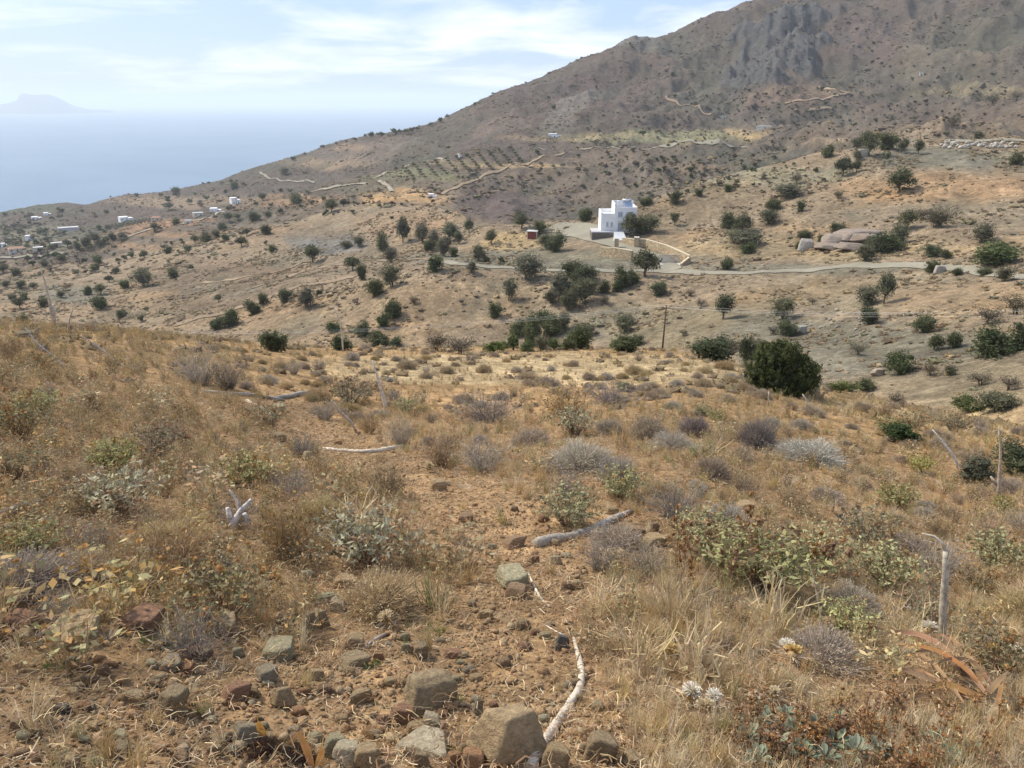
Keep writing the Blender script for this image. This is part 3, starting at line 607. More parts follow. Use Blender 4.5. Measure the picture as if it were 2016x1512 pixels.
# shed with a rusty door
p = hit(1047, 471)[0]; k2 = pxm(p); t = thing('shed', tuple(p), 'small shed with rust red front and pale flat roof at the terrace edge', 'shed', rz=facing(p) - .2); w = 8.5 * k2; hh = 15 * k2
part('wall', [(-w - .12, w + .12, .06, 2.4, -.4, hh)], M_CREAM, t)
for i in range(6): part('door_panel', [(-w + i * w / 3 + .02, -w + (i + 1) * w / 3 - .02, 0, .05, .05, hh - .1)], M_SHEDR, t)
part('roof', [(-w - .35, w + .35, -.35, 2.7, hh + .003, hh + .12)], M_CONC, t)
# far buildings
FB = [(250,434,28,8,'long low white house beside the ploughed rows',0),(306,434,20,9,'cream house with red tiled roof beyond the ploughed rows',1),(466,402,22,15,'tall white framed building on the slope above the pale road',0),(424,418,24,9,'white house with stepped roof at the bend of the pale road',0),(370,440,15,7,'small pale house just below the pale road bend',2),(391,426,22,8,'low cream house amid trees above the pale road',2),
 (74,432,20,6,'long white house on the dark headland',0),(93,424,15,6,'upper white house on the dark headland',0),(58,474,15,12,'white cube house amid the village trees',0),(135,455,42,8,'long pale greenhouse below the headland',3),(35,496,34,11,'cream house with a red roof at the edge of the village',1),(76,494,20,8,'low cream house beside the village red roof',2),(112,486,22,9,'pale flat house at the right of the village',2),(8,486,12,8,'small white house at the far left of the village',0),
 (850,390,18,9,'white chapel like house on the light brown field',0),(907,311,8,7,'tiny white hut above the olive rows',0),(1092,271,32,9,'white house on the ridge road above the green fields',0),(1422,234,18,6,'pale ruined farmhouse at the foot of the crag slope',2),(1506,253,40,5,'long low stone barn on the yellow field',2),(1814,150,9,9,'lone stone hut high on the right slope',2)]
for i, (px, py, w, h, lab, kind) in enumerate(FB):
    p = hit(px, py)[0]; kk = pxm(p); W = w * kk / 2 * .85; Hh = h * kk * .8; Dp = min(W * 1.3, 9); r_ = random.Random(i)
    t = thing('house', tuple(p), lab, 'house', 'far houses on the slopes', facing(p) + r_.uniform(-.35, .35)); wm = (M_WHITE, M_CREAM, M_CREAM, M_SLAB)[kind]
    if kind == 0: part('wall', [(-W, W * .25, 0, Dp, -2, Hh), (W * .25 + .003, W, .8, Dp, -2, Hh * .68)], wm, t)
    else: part('wall', [(-W, W, 0, Dp, -2, Hh * (.7 if kind == 1 else 1))], wm, t)
    if kind == 1:
        mb = MB(); z0 = Hh * .7 + .01; e = .4; mb.add([(-W - e, -e, z0), (W + e, -e, z0), (W + e, Dp + e, z0), (-W - e, Dp + e, z0), (-W * .6, Dp / 2, Hh * 1.1), (W * .6, Dp / 2, Hh * 1.1)], [(0, 1, 5, 4), (1, 2, 5), (2, 3, 4, 5), (3, 0, 4), (0, 3, 2, 1)]); link('roof', mb.mesh('roof', M_TILE), t)
    else: part('roof', [(-W - .15, W * (.25 if kind == 0 else 1) + .15, -.15, Dp + .15, Hh + .004, Hh + .25)], M_CONC if kind else M_WHITE, t)
    if kind != 3:
        n = max(1, int(W * 2 / 3.4)); hw = Hh * (.7 if kind else .6)
        for q in range(n):
            x = -W + (q + .5) * 2 * W / n; yy = -.02 if (kind or x < W * .25) else .78
            part('window' if q != n // 2 else 'door', [(x - .5, x + .5, yy, yy + .1, (.8 if q != n // 2 else .05), min(2.1, hw * .8))], M_DARKG, t)
# ------------------------------------------------------------------ utility poles and wires
M_POLE = plain('creosoted_pole', (.10, .065, .045), .9, .3, 8, .4); M_WIRE = plain('wire_aluminium', (.55, .56, .57), .5, .05); M_INS = plain('porcelain', (.55, .5, .45), .3)
def pole(px, pytop, d, label, lean=0.0, r=.13, arm=True, base=None):
    a, tt = ray(px, pytop); x, y = d * math.sin(a), d * math.cos(a); ztop = d * float(tt) + EYE; zb = float(height(x, y)[0]) if base is None else base
    t = thing('utility_pole', (x, y, zb), label, 'utility pole', 'poles carrying the valley wires', -float(a)); H = ztop - zb
    mb = MB(); mb.tube([(-lean * H, 0, -.4), (0, 0, H)], [r * 1.2, r * .8], 10); link('post', mb.mesh('post', M_POLE, True), t); tops = []
    if arm:
        part('crossarm', [(-.75, .75, -.2, -.11, H - .45, H - .33)], M_POLE, t)
        for sx in (-.65, 0, .65):
            mb = MB(); zz_ = H - .33 if sx else H; yy = -.155 if sx else 0; mb.tube([(sx, yy, zz_), (sx, yy, zz_ + .14)], [.05, .035], 8); link('insulator', mb.mesh('insulator', M_INS), t)
            tops.append(Matrix.Translation((x, y, zb)) @ Matrix.Rotation(-float(a), 4, 'Z') @ Vector((sx, yy, zz_ + .15)))
    return tops
T1 = pole(1312, 601, 118, 'tall dark wooden utility pole rising beyond the golden crest', .02)
T2 = pole(2420, 592, 96, 'utility pole beyond the edge on the right hand slope')
T3 = pole(328, 652, 190, 'utility pole showing only its top beyond the left crest')
def wire(a, b, sag, label):
    mb = MB(); P = [Vector(a).lerp(Vector(b), i / 24) - Vector((0, 0, sag * 4 * (i / 24) * (1 - i / 24))) for i in range(25)]; mb.tube([p - P[0] for p in P], .008, 4); o = link('overhead_wire', mb.mesh('overhead_wire', M_WIRE), None, tuple(P[0])); tag(o, label, 'wire', 'overhead wires across the valley')
for i, nm in enumerate(('left', 'middle', 'right')):
    wire(T1[i], T2[i], 1.2 + .1 * i, nm + ' thin overhead wire running right from the tall utility pole')
    wire(T3[i], T1[i], 1.6 + .12 * i, nm + ' thin overhead wire sagging left from the tall utility pole')
for px, pyt, d, lab in ((463, 379, 700, 'far utility pole beside the tall white framed building'), (657, 352, 650, 'far utility pole on the straw coloured spur'), (947, 272, 660, 'far utility pole near the middle of the ridge slope'), (492, 372, 800, 'thin far pole left of the straw coloured spur')): pole(px, pyt, d, lab, 0, .16, False, base=None)
# ------------------------------------------------------------------ trees and bushes
def blob(n_sub=2, amp=.2, seed=0, sc=(1, 1, 1)):
    import bmesh
    bm = bmesh.new(); bmesh.ops.create_icosphere(bm, subdivisions=n_sub, radius=1.0)
    V = np.array([v.co[:] for v in bm.verts]); F = np.array([[v.index for v in f.verts] for f in bm.faces]); bm.free()
    r = 1 + amp * fbm(V[:, 0] * 1.7 + seed * 13.1 + V[:, 2] * 1.3, V[:, 1] * 1.7 - seed * 7.7 + V[:, 2] * .9, 3) * 2
    return V * r[:, None] * np.array(sc), F
def leaves(Pc, size, rg, stretch=1.8, updir=.0):
    """one folded leaf-sized quad per centre"""
    n = len(Pc); a = rg.normal(size=(n, 3)); a[:, 2] += updir; a /= np.linalg.norm(a, axis=1)[:, None]
    b = np.cross(a, rg.normal(size=(n, 3))); b /= np.linalg.norm(b, axis=1)[:, None]
    s = (size * rg.uniform(.6, 1.3, n))[:, None]
    V = np.stack([Pc - a * s * stretch / 2, Pc + b * s * .5, Pc + a * s * stretch / 2, Pc - b * s * .5], 1).reshape(-1, 3)
    return V, np.arange(4 * n).reshape(n, 4)
def crown(name, seed, col, n=2200, lobes=9, zc=.5, rz=.5, leaf=.045, upright=0., col2=None, hole=.0, core=True, updir=0., core_s=.5):
    """a crown 1 wide and 1 high (trunk included) of leaf-sized faces in clumps"""
    rg = np.random.default_rng(seed); Ls = []
    for i in range(lobes):
        a = rg.uniform(0, 2 * math.pi); r = rg.uniform(0, .28) if i else 0; h = rg.uniform(-.32, .32) * (1 if i else 0)
        Ls.append((r * math.cos(a), r * math.sin(a), zc + h * rz * 1.3, rg.uniform(.17, .27) if i else .30))
    ncl = max(12, n // 22); V = []; C = []; cen = []
    for i in range(ncl):
        x, y, z, r = Ls[rg.integers(len(Ls))]; u = rg.normal(size=3); u /= np.linalg.norm(u); q = r * rg.uniform(.72, 1.05) ** .6
        p = np.array([x, y, z]) + u * q * np.array([1, 1, rz * 1.5])
        if p[2] < .03: p[2] = rg.uniform(.03, .15)
        cen.append((p, u))
    per = n // ncl; Pc = []; Cc = []
    for p, u in cen:
        pts = p + rg.normal(size=(per, 3)) * np.array([.052, .052, .05 + .05 * upright]) + u * rg.uniform(-.02, .03)
        kk = rg.uniform(.62, 1.35); c0 = np.array(col) if (col2 is None or rg.random() < .6) else np.array(col2)
        Pc.append(pts); Cc.append(np.repeat((c0 * kk)[None], per, 0) * rg.uniform(.8, 1.2, (per, 1)))
    Pc = np.concatenate(Pc); Cc = np.concatenate(Cc); Pc[:, 2] = np.maximum(Pc[:, 2], .01)
    V, F = leaves(Pc, leaf, rg, 1.7, updir); Cv = np.repeat(Cc, 4, 0)
    w = max(np.ptp(V[:, 0]), np.ptp(V[:, 1])); V[:, :2] /= w; V[:, 2] /= V[:, 2].max()
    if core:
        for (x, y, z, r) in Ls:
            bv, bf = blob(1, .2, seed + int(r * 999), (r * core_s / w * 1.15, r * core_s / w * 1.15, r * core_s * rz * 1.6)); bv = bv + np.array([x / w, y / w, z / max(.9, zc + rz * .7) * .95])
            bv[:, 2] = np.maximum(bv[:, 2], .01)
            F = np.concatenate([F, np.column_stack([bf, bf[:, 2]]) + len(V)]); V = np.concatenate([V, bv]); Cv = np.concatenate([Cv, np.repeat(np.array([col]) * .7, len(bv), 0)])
    me = bpy.data.meshes.new(name); q = F[:, 2] != F[:, 3]
    me.from_pydata(V.tolist(), [], [tuple(f) if b else tuple(f[:3]) for f, b in zip(F.tolist(), q.tolist())])
    at = me.color_attributes.new('Col', 'FLOAT_COLOR', 'POINT'); C4 = np.ones((len(V), 4), np.float32); C4[:, :3] = Cv; at.data.foreach_set('color', C4.ravel())
    me.materials.append(M_LEAF); return me
def trunk(name, seed, top=.5, r=.035, n=4, spread=.22, multi=1):
    rg = random.Random(seed); mb = MB()
    for m_ in range(multi):
        bx, by = rg.uniform(-.05, .05) * (multi > 1), rg.uniform(-.05, .05) * (multi > 1); k1 = (bx + rg.uniform(-.03, .03), by + rg.uniform(-.03, .03), top * .35); k2 = (k1[0] + rg.uniform(-.05, .05), k1[1] + rg.uniform(-.05, .05), top * .6)
        mb.tube([(bx, by, -.05), k1, k2], [r * 1.25, r, r * .8], 7, rough=.15, seed=seed)
        for i in range(n):
            a = 2 * math.pi * i / n + rg.uniform(-.4, .4); e = (k2[0] + spread * math.cos(a), k2[1] + spread * math.sin(a), top + rg.uniform(0, .25)); md = (k2[0] + spread * .4 * math.cos(a), k2[1] + spread * .4 * math.sin(a), top * .8)
            mb.tube([k2, md, e], [r * .7, r * .5, r * .2], 5)
    return mb.mesh(name, M_BARK)
G_OL, G_DK, G_GR, G_DR, G_YL = (.165, .168, .100), (.100, .116, .052), (.175, .170, .105), (.19, .15, .11), (.155, .18, .07)
PROTO = {
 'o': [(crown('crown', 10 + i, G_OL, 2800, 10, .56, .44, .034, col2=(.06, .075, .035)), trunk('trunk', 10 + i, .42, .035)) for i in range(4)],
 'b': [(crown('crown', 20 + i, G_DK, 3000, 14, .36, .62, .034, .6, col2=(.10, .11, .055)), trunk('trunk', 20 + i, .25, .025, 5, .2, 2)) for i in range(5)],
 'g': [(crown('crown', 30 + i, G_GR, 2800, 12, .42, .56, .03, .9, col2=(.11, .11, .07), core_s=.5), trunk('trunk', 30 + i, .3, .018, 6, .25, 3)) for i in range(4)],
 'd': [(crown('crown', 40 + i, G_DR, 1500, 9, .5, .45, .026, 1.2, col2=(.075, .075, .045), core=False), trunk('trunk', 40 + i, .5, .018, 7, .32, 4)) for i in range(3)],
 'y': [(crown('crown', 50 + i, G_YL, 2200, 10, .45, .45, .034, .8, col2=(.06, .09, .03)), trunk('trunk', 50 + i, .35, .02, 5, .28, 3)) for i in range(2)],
}
SMALL = {k: [crown('crown', 60 + 7 * j + i, {'o': G_OL, 'b': G_DK, 'g': G_GR, 'd': G_DR, 'y': G_YL}[k], 260, 5, .52, .45, .085, .4, core_s=.8) for i in range(4)] for j, k in enumerate(PROTO)}
NAMES = {'o': ('olive_tree', 'olive tree'), 'b': ('evergreen_bush', 'bush'), 'g': ('wild_olive_bush', 'bush'), 'd': ('dry_bush', 'bush'), 'y': ('green_shrub', 'shrub')}
ADJ = {'o': ['grey green olive tree', 'open crowned olive tree'], 'b': ['dark green rounded bush', 'dense dark evergreen bush'], 'g': ['grey green upright bush', 'pale grey green bush'], 'd': ['brownish dry bush', 'half bare twiggy bush'], 'y': ['bright green low shrub', 'yellowish green shrub']}
LM = [(1215,430,'the white villa'),(1045,465,'the rust red shed'),(1315,505,'the drive gate'),(1312,650,'the tall utility pole'),(1540,725,'the largest dark bush'),(1680,470,'the big rock outcrop'),(1920,285,'the rubble bank on the upper road'),(60,480,'the far village'),(850,385,'the white chapel like house'),(870,518,'the left end of the lower road'),(330,450,'the pale village road'),(1213,500,'the straight stone wall'),(1700,524,'the lower road on the right'),(600,530,'the brown field track'),(540,670,'the bush standing on the left crest')]
USED = {}
def auto_label(kind, px, py, w, i):
    L_ = sorted(LM, key=lambda l: (l[0] - px) ** 2 + ((l[1] - py) * 1.5) ** 2)
    sz = 'tiny' if w < 16 else 'small' if w < 30 else 'medium' if w < 52 else 'large'
    for l in L_[:3]:
        dx_, dy_ = px - l[0], py - l[1]
        if abs(dx_) > 2.2 * abs(dy_): ds = ['right of', 'well right of'] if dx_ > 0 else ['left of', 'well left of']
        elif abs(dy_) > 2.2 * abs(dx_): ds = ['below', 'well below'] if dy_ > 0 else ['above', 'well above']
        else: ds = [('below' if dy_ > 0 else 'above') + (' and right of' if dx_ > 0 else ' and left of')] * 2
        dd = ds[1 if math.hypot(dx_, dy_) > 130 else 0]
        lab = f'{sz} {ADJ[kind][0]} {dd} {l[2]}'
        if lab not in USED and len(lab.split()) <= 16: USED[lab] = 1; return lab
    for o_ in ('second', 'third', 'fourth', 'fifth', 'sixth', 'seventh', 'eighth', 'ninth'):
        for l in L_[:1]:
            lab = f'{sz} {ADJ[kind][0].split()[-2]} {ADJ[kind][0].split()[-1]}, {o_} near {L_[0][2]}'
            if lab not in USED: USED[lab] = 1; return lab
    return lab
TREES = [  # px, base py, width px, height px, kind
(1037,556,66,54,'g'),(1127,546,42,30,'b'),(1151,554,50,30,'b'),(1105,586,50,48,'g'),(1150,602,46,54,'g'),(1118,613,44,40,'g'),(1003,595,30,48,'g'),(975,626,30,30,'b'),(1189,578,24,28,'b'),(1224,568,40,42,'b'),(1270,548,56,56,'o'),(1297,585,36,30,'b'),
(1047,678,46,58,'b'),(1085,664,50,44,'b'),(1011,690,28,38,'y'),(1066,692,28,34,'g'),(1142,688,62,54,'b'),(1110,650,30,36,'g'),(860,692,46,42,'d'),(908,698,62,40,'d'),(972,694,48,22,'y'),(1230,656,42,36,'g'),(1234,694,62,36,'b'),(1404,712,84,52,'b'),(1468,716,38,58,'b'),
(1423,630,40,48,'o'),(1540,630,46,44,'g'),(1550,662,44,34,'b'),(1703,604,46,42,'g'),(1710,640,42,38,'b'),(1740,600,34,58,'o'),(1817,656,50,38,'b'),(1840,690,34,34,'y'),(1877,686,32,32,'b'),(1955,702,90,64,'b'),(2010,690,50,70,'b'),(1771,738,62,46,'b'),(1660,774,60,26,'y'),(1700,772,48,24,'y'),(1763,800,36,30,'d'),(1900,812,70,34,'y'),(1960,812,80,36,'g'),(1690,700,36,26,'d'),(1380,606,22,18,'d'),(1360,585,22,16,'d'),(1345,662,20,14,'d'),
(1631,310,24,26,'b'),(1658,350,34,40,'o'),(1685,340,20,22,'o'),(1686,317,20,20,'g'),(1710,309,42,44,'o'),(1745,295,44,34,'b'),(1688,292,28,20,'g'),(1774,303,22,26,'o'),(1744,322,16,24,'o'),(1808,304,20,27,'o'),(1768,382,52,44,'o'),(1998,325,34,24,'b'),(1568,363,20,22,'d'),(1548,392,66,26,'g'),(1648,393,22,19,'d'),(1521,416,36,24,'b'),(1576,417,17,22,'b'),(1513,444,38,30,'g'),(1431,450,32,34,'b'),(1460,462,42,42,'g'),(1472,489,70,34,'g'),(1375,387,20,14,'b'),(1433,378,20,15,'b'),(1430,532,30,23,'b'),
(1648,465,36,26,'b'),(1582,473,30,18,'b'),(1617,481,20,18,'b'),(1571,490,18,14,'b'),(1786,452,40,36,'o'),(1815,434,32,22,'d'),(1847,448,60,42,'d'),(1770,482,34,42,'g'),(1737,498,70,42,'b'),(1703,515,38,38,'g'),(1930,480,46,40,'g'),(1835,507,36,26,'b'),(1863,509,26,18,'b'),(1955,526,92,42,'b'),(1834,537,32,26,'b'),(1884,543,26,16,'b'),(1940,543,36,16,'b'),(1975,555,34,30,'g'),(1927,274,24,17,'g'),(1878,250,22,22,'d'),(1955,205,30,24,'d'),(2000,200,26,22,'d'),
(617,518,34,34,'o'),(706,486,24,20,'g'),(682,489,24,14,'g'),(755,495,22,42,'b'),(771,517,32,30,'g'),(793,479,28,48,'o'),(832,480,34,40,'g'),(853,486,28,34,'g'),(873,504,28,40,'g'),(887,476,34,36,'o'),(903,481,20,24,'o'),(924,459,20,26,'o'),(967,482,26,28,'o'),(856,536,36,36,'b'),(943,514,28,36,'g'),(956,516,18,14,'b'),(893,506,20,20,'b'),(928,538,22,26,'g'),(988,520,14,14,'b'),(695,533,32,30,'o'),(713,552,20,34,'b'),(772,566,38,46,'g'),(740,585,40,36,'b'),(1027,453,30,32,'o'),(1062,462,28,28,'b'),(1077,492,38,38,'g'),(1096,496,42,38,'b'),(1152,436,32,26,'b'),
(1240,468,32,44,'o'),(1280,460,46,36,'g'),(1262,462,24,34,'b'),(1327,404,25,29,'b'),(1328,445,20,24,'o'),(1271,405,32,16,'b'),(1020,433,18,22,'d'),(540,692,62,46,'b'),(430,648,34,24,'b'),(455,643,42,34,'b'),(498,620,36,30,'b'),(519,600,22,26,'b'),(562,596,28,30,'b'),(603,606,36,44,'g'),(629,584,16,14,'b'),(656,654,30,22,'b'),(672,690,38,34,'b'),(716,662,30,32,'b'),(745,682,50,28,'b'),(776,628,38,34,'b'),(757,644,32,28,'b'),(781,684,30,22,'b'),(241,628,24,20,'b'),(278,634,12,12,'b'),(200,609,36,28,'b'),(48,640,30,22,'g'),(815,600,18,16,'d'),(700,600,14,12,'d'),
(908,600,12,10,'d'),(1490,690,34,24,'d'),(1600,600,22,14,'d'),(1250,470,12,9,'b')]
for q in [(1025,662,40,34,'b'),(1068,640,36,30,'b'),(1090,690,34,28,'y'),(1040,692,30,24,'b'),(1160,665,30,26,'g'),(1120,690,32,28,'b'),(990,690,26,20,'y'),(1215,690,36,24,'y'),(1255,680,26,22,'b'),(1190,600,20,18,'d'),(1240,640,22,18,'g'),(1135,560,34,26,'b'),(1165,580,34,30,'g'),(1085,600,30,28,'g'),(1245,560,32,28,'b'),(1215,575,26,26,'b'),(1430,700,44,34,'d'),(1375,706,40,36,'d'),(1520,660,24,20,'d'),(1830,740,30,24,'d'),(1930,760,50,30,'d'),(1870,740,26,20,'g'),(1985,770,44,34,'d'),(2000,620,60,44,'d'),(1940,640,60,40,'d'),(1600,730,20,14,'d'),(1470,500,36,22,'b'),(1445,480,30,28,'g'),(1840,450,40,26,'d'),(880,490,24,24,'g'),(845,496,26,24,'b'),(1730,500,40,30,'g'),(1970,510,50,30,'b'),(800,475,16,30,'g'),(1130,578,30,24,'b')]: TREES.append(q)
CR2 = [(1085,1085,40),(985,1115,70),(815,1140,130),(710,1180,60),(620,1150,50),(575,1210,70),(500,1215,60),(660,1100,50),(560,1040,60),(540,1090,60),(820,1010,50),(745,1015,40),(710,1030,35),(955,985,50),(1070,985,50),(1105,925,50),(1175,910,70),(1225,895,50),(1280,915,50),(1370,940,70),(1400,885,50),(1440,795,70),(1520,785,50),(1510,870,70),(1300,800,60),(1345,800,40),(1265,850,50),(350,1235,50),(250,1280,70),(75,1260,50),(115,1290,70),(140,1250,50),(40,1180,50),(120,1180,60),(190,1190,50),(20,1095,60),(95,1110,60),(255,1065,50),(185,1065,40),(165,1035,40),(350,1035,60),(480,1045,40),(435,1110,40),(440,960,50),(600,935,50),(540,925,70),(640,910,50),(700,905,60),(490,940,60),(385,950,50),(1240,1260,50),(830,1325,30),(800,1370,35),(1685,690,70),(1880,740,80),(1950,720,50),(1590,770,40),(1505,945,30),(1550,975,50),(1645,655,30),(1490,690,50),(1330,620,50),(1615,540,50),(1280,660,40),(960,740,50),(1080,710,40),(1000,650,50),(1170,690,40),(605,770,30),(345,800,40),(880,860,50),(1000,825,50)]
for i, (x, y, w) in enumerate(CR2):
    w2 = w / 2.88; TREES.append((x / 2.88, 150 + y / 2.88 + w2 * .42, w2, w2 * .85, 'obgbo'[i % 5]))
def plant_tree(px, py, w, h, kind, label, group, small=None, z=None, rnd=random):
    p = hit(px, py)[0]; kk = pxm(p); nm, cat = NAMES[kind]; W = w * kk; H = h * kk * 1.02
    p[0] += W * .22 * p[0] / (math.hypot(p[0], p[1])); p[1] += W * .22 * p[1] / math.hypot(p[0], p[1]); p[2] = height(p[0], p[1])[0] - .02 * H
    rz = rnd.uniform(0, 6.28)
    if small if small is not None else (w < 17):
        o = link(nm, rnd.choice(SMALL[kind]), None, tuple(p)); o.scale = (W * 1.15, W * 1.15, H * 1.08); o.rotation_euler.z = rz; tag(o, label, cat, group); return o
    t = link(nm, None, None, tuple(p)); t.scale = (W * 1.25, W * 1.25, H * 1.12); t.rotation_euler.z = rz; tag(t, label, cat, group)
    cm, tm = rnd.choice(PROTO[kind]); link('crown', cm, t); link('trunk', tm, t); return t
GRP = {'o': 'olive trees scattered over the hillsides', 'b': 'dark evergreen bushes scattered over the hillsides', 'g': 'grey green bushes scattered over the hillsides', 'd': 'dry bushes scattered over the hillsides', 'y': 'fresh green shrubs along the ravine'}
for i, (px, py, w, h, kd) in enumerate(TREES): plant_tree(px, py, w, h, kd, auto_label(kd, px, py, w, i), GRP[kd])
# rows of the olive grove on the spur, skyline trees, and far scattered trees: things by themselves as long as they can be told apart
FARLM = [(1512,118,'the big grey crag'),(1130,220,'the pale rock band'),(880,320,'the planted olive rows'),(60,480,'the far village'),(1092,268,'the white house on the ridge'),(1506,252,'the long stone barn'),(1422,232,'the pale ruined farmhouse'),(1814,146,'the lone stone hut'),(1340,205,'the track under the crag'),(1620,185,'the zigzag track'),(1000,400,'the dark ravine slope'),(466,398,'the tall white framed building'),(250,430,'the long low white house'),(850,385,'the white chapel like house'),(700,360,'the straw coloured spur'),(1300,288,'the upper road'),(1215,410,'the white villa'),(800,290,'the skyline trees'),(1900,180,'the yellow patch high at right'),(60,408,'the dark headland'),(1920,285,'the rubble bank'),(1700,290,'the ridge tree clump'),(300,560,'the left field slope'),(1750,60,'the upper right mountainside'),(1280,90,'the rocky skyline knob')]
def place_label(desc, px, py, lms):
    L_ = sorted(lms, key=lambda l: (l[0] - px) ** 2 + ((l[1] - py) * 1.4) ** 2); lab = desc; first = None
    for l in L_[:6]:
        dx_, dy_ = px - l[0], py - l[1]; fr, bk = ('in front of', 'behind') if lms is not FARLM else ('below', 'above')
        if abs(dx_) > 2.2 * abs(dy_): ds = 'right of' if dx_ > 0 else 'left of'
        elif abs(dy_) > 2.2 * abs(dx_): ds = fr if dy_ > 0 else bk
        else: ds = (fr.replace(' of', '') if dy_ > 0 else bk) + (' and right of' if dx_ > 0 else ' and left of')
        far_ = math.hypot(dx_, dy_); pre = 'just ' if far_ < 50 else 'close ' if far_ < 95 else '' if far_ < 170 else 'well '
        lab = f'{desc} {pre}{ds} {l[2]}'
        if len(lab.split()) > 16: continue
        first = first or lab
        if lab not in USED: USED[lab] = 1; return lab
    return first or lab
r_ = random.Random(5)
for a in range(11):
    for b in range(6):
        x0 = 800 + a * 21; y0 = 331 - a * 3.6; px = x0 + b * 4.5 - 6; py = y0 + b * 5.2 - 1
        plant_tree(px + r_.uniform(-1, 1), py + r_.uniform(-.6, .6), 8.5, 6.5, 'o', f'small round olive tree, row {a + 1} from left, tree {b + 1} down, in the planted rows', 'olive trees in planted rows', True, rnd=r_)
for a in range(13):
    for b in range(3):
        px = 210 + a * 7.5 + b * 2; py = 452 - a * 1.3 - b * 3.2; plant_tree(px, py, 5.5, 3.6, 'g', 'tiny young tree in the ploughed rows by the village', 'young trees in ploughed rows', True, rnd=r_)
SKY_T = [(400,362,6),(412,361,6),(437,361,7),(455,358,8),(466,357,6),(270,385,8),(290,377,6),(218,388,5),(178,398,5),(636,291,8),(600,303,6),(578,315,9),(720,269,8),(731,268,11),(745,266,8),(753,267,10),(765,266,5),(777,263,12),(787,262,10),(800,262,10),(810,260,12),(822,256,8),(848,247,9),(866,239,10),(881,231,9),(935,205,6),(970,184,5),(1035,162,4),(1110,133,4),(1240,86,5),(1450,20,6),(683,279,6),(662,283,6),(700,275,6)]
for i, (px, py, w) in enumerate(SKY_T): plant_tree(px, py + 2.5, w * 1.15, w * .95, 'b' if i % 2 else 'o', place_label('small dark tree on the skyline', px, py, FARLM), 'trees along the skyline', True, rnd=r_)
far = []; rg = np.random.default_rng(21)
zones = [(1400, 340, 220, 40, 90), (1700, 230, 300, 40, 80), (60, 470, 110, 40, 110), (120, 480, 300, 40, 90), (420, 400, 240, 45, 70), (900, 360, 180, 60, 60), (1100, 330, 220, 40, 60), (1350, 330, 200, 40, 60), (1500, 280, 200, 60, 60), (1250, 210, 200, 60, 70), (1450, 210, 120, 40, 70), (1750, 200, 260, 80, 140), (1700, 80, 260, 80, 60), (1300, 380, 90, 30, 20), (700, 400, 120, 30, 40), (30, 470, 80, 45, 60), (250, 540, 280, 50, 40)]
far_pts = []
for (qx, qy, rx, ry, n) in zones:
    for _ in range(n): far_pts.append((qx + rg.normal() * rx * .55, qy + rg.normal() * ry * .55, rg.uniform(4, 10) * (1.15 if qy > 300 else .95)))
clumps = [(far_pts[i][0] + rg.normal() * 14, far_pts[i][1] + rg.normal() * 4, far_pts[i][2] * .8) for i in rg.integers(0, len(far_pts), 500)]
sky_a, sky_t = ray([p[0] for p in LK], [p[1] for p in LK])
def below_sky(px, py):
    a, t = ray(px, py); return t < np.interp(a, sky_a, sky_t) - .004
cand = [q for q in far_pts + clumps if 0 < q[0] < 2016 and q[1] < 560 and below_sky(q[0], q[1]) and not (960 < q[0] < 1420 and 405 < q[1] < 560) and not (800 < q[0] < 1040 and 285 < q[1] < 345)]
cand.sort(key=lambda q: -q[2]); n_ind = 215
for i, (px, py, w) in enumerate(cand[:n_ind]):
    kd = 'obgd'[i % 4] if py > 250 else 'bgbd'[i % 4]
    nm_ = {'o': 'olive tree', 'b': 'dark bush', 'g': 'grey green bush', 'd': 'brownish bush'}[kd]
    plant_tree(px, py, w, w * .8, kd, place_label('small far ' + nm_, px, py, FARLM), 'far ' + GRP[kd], True, rnd=r_)
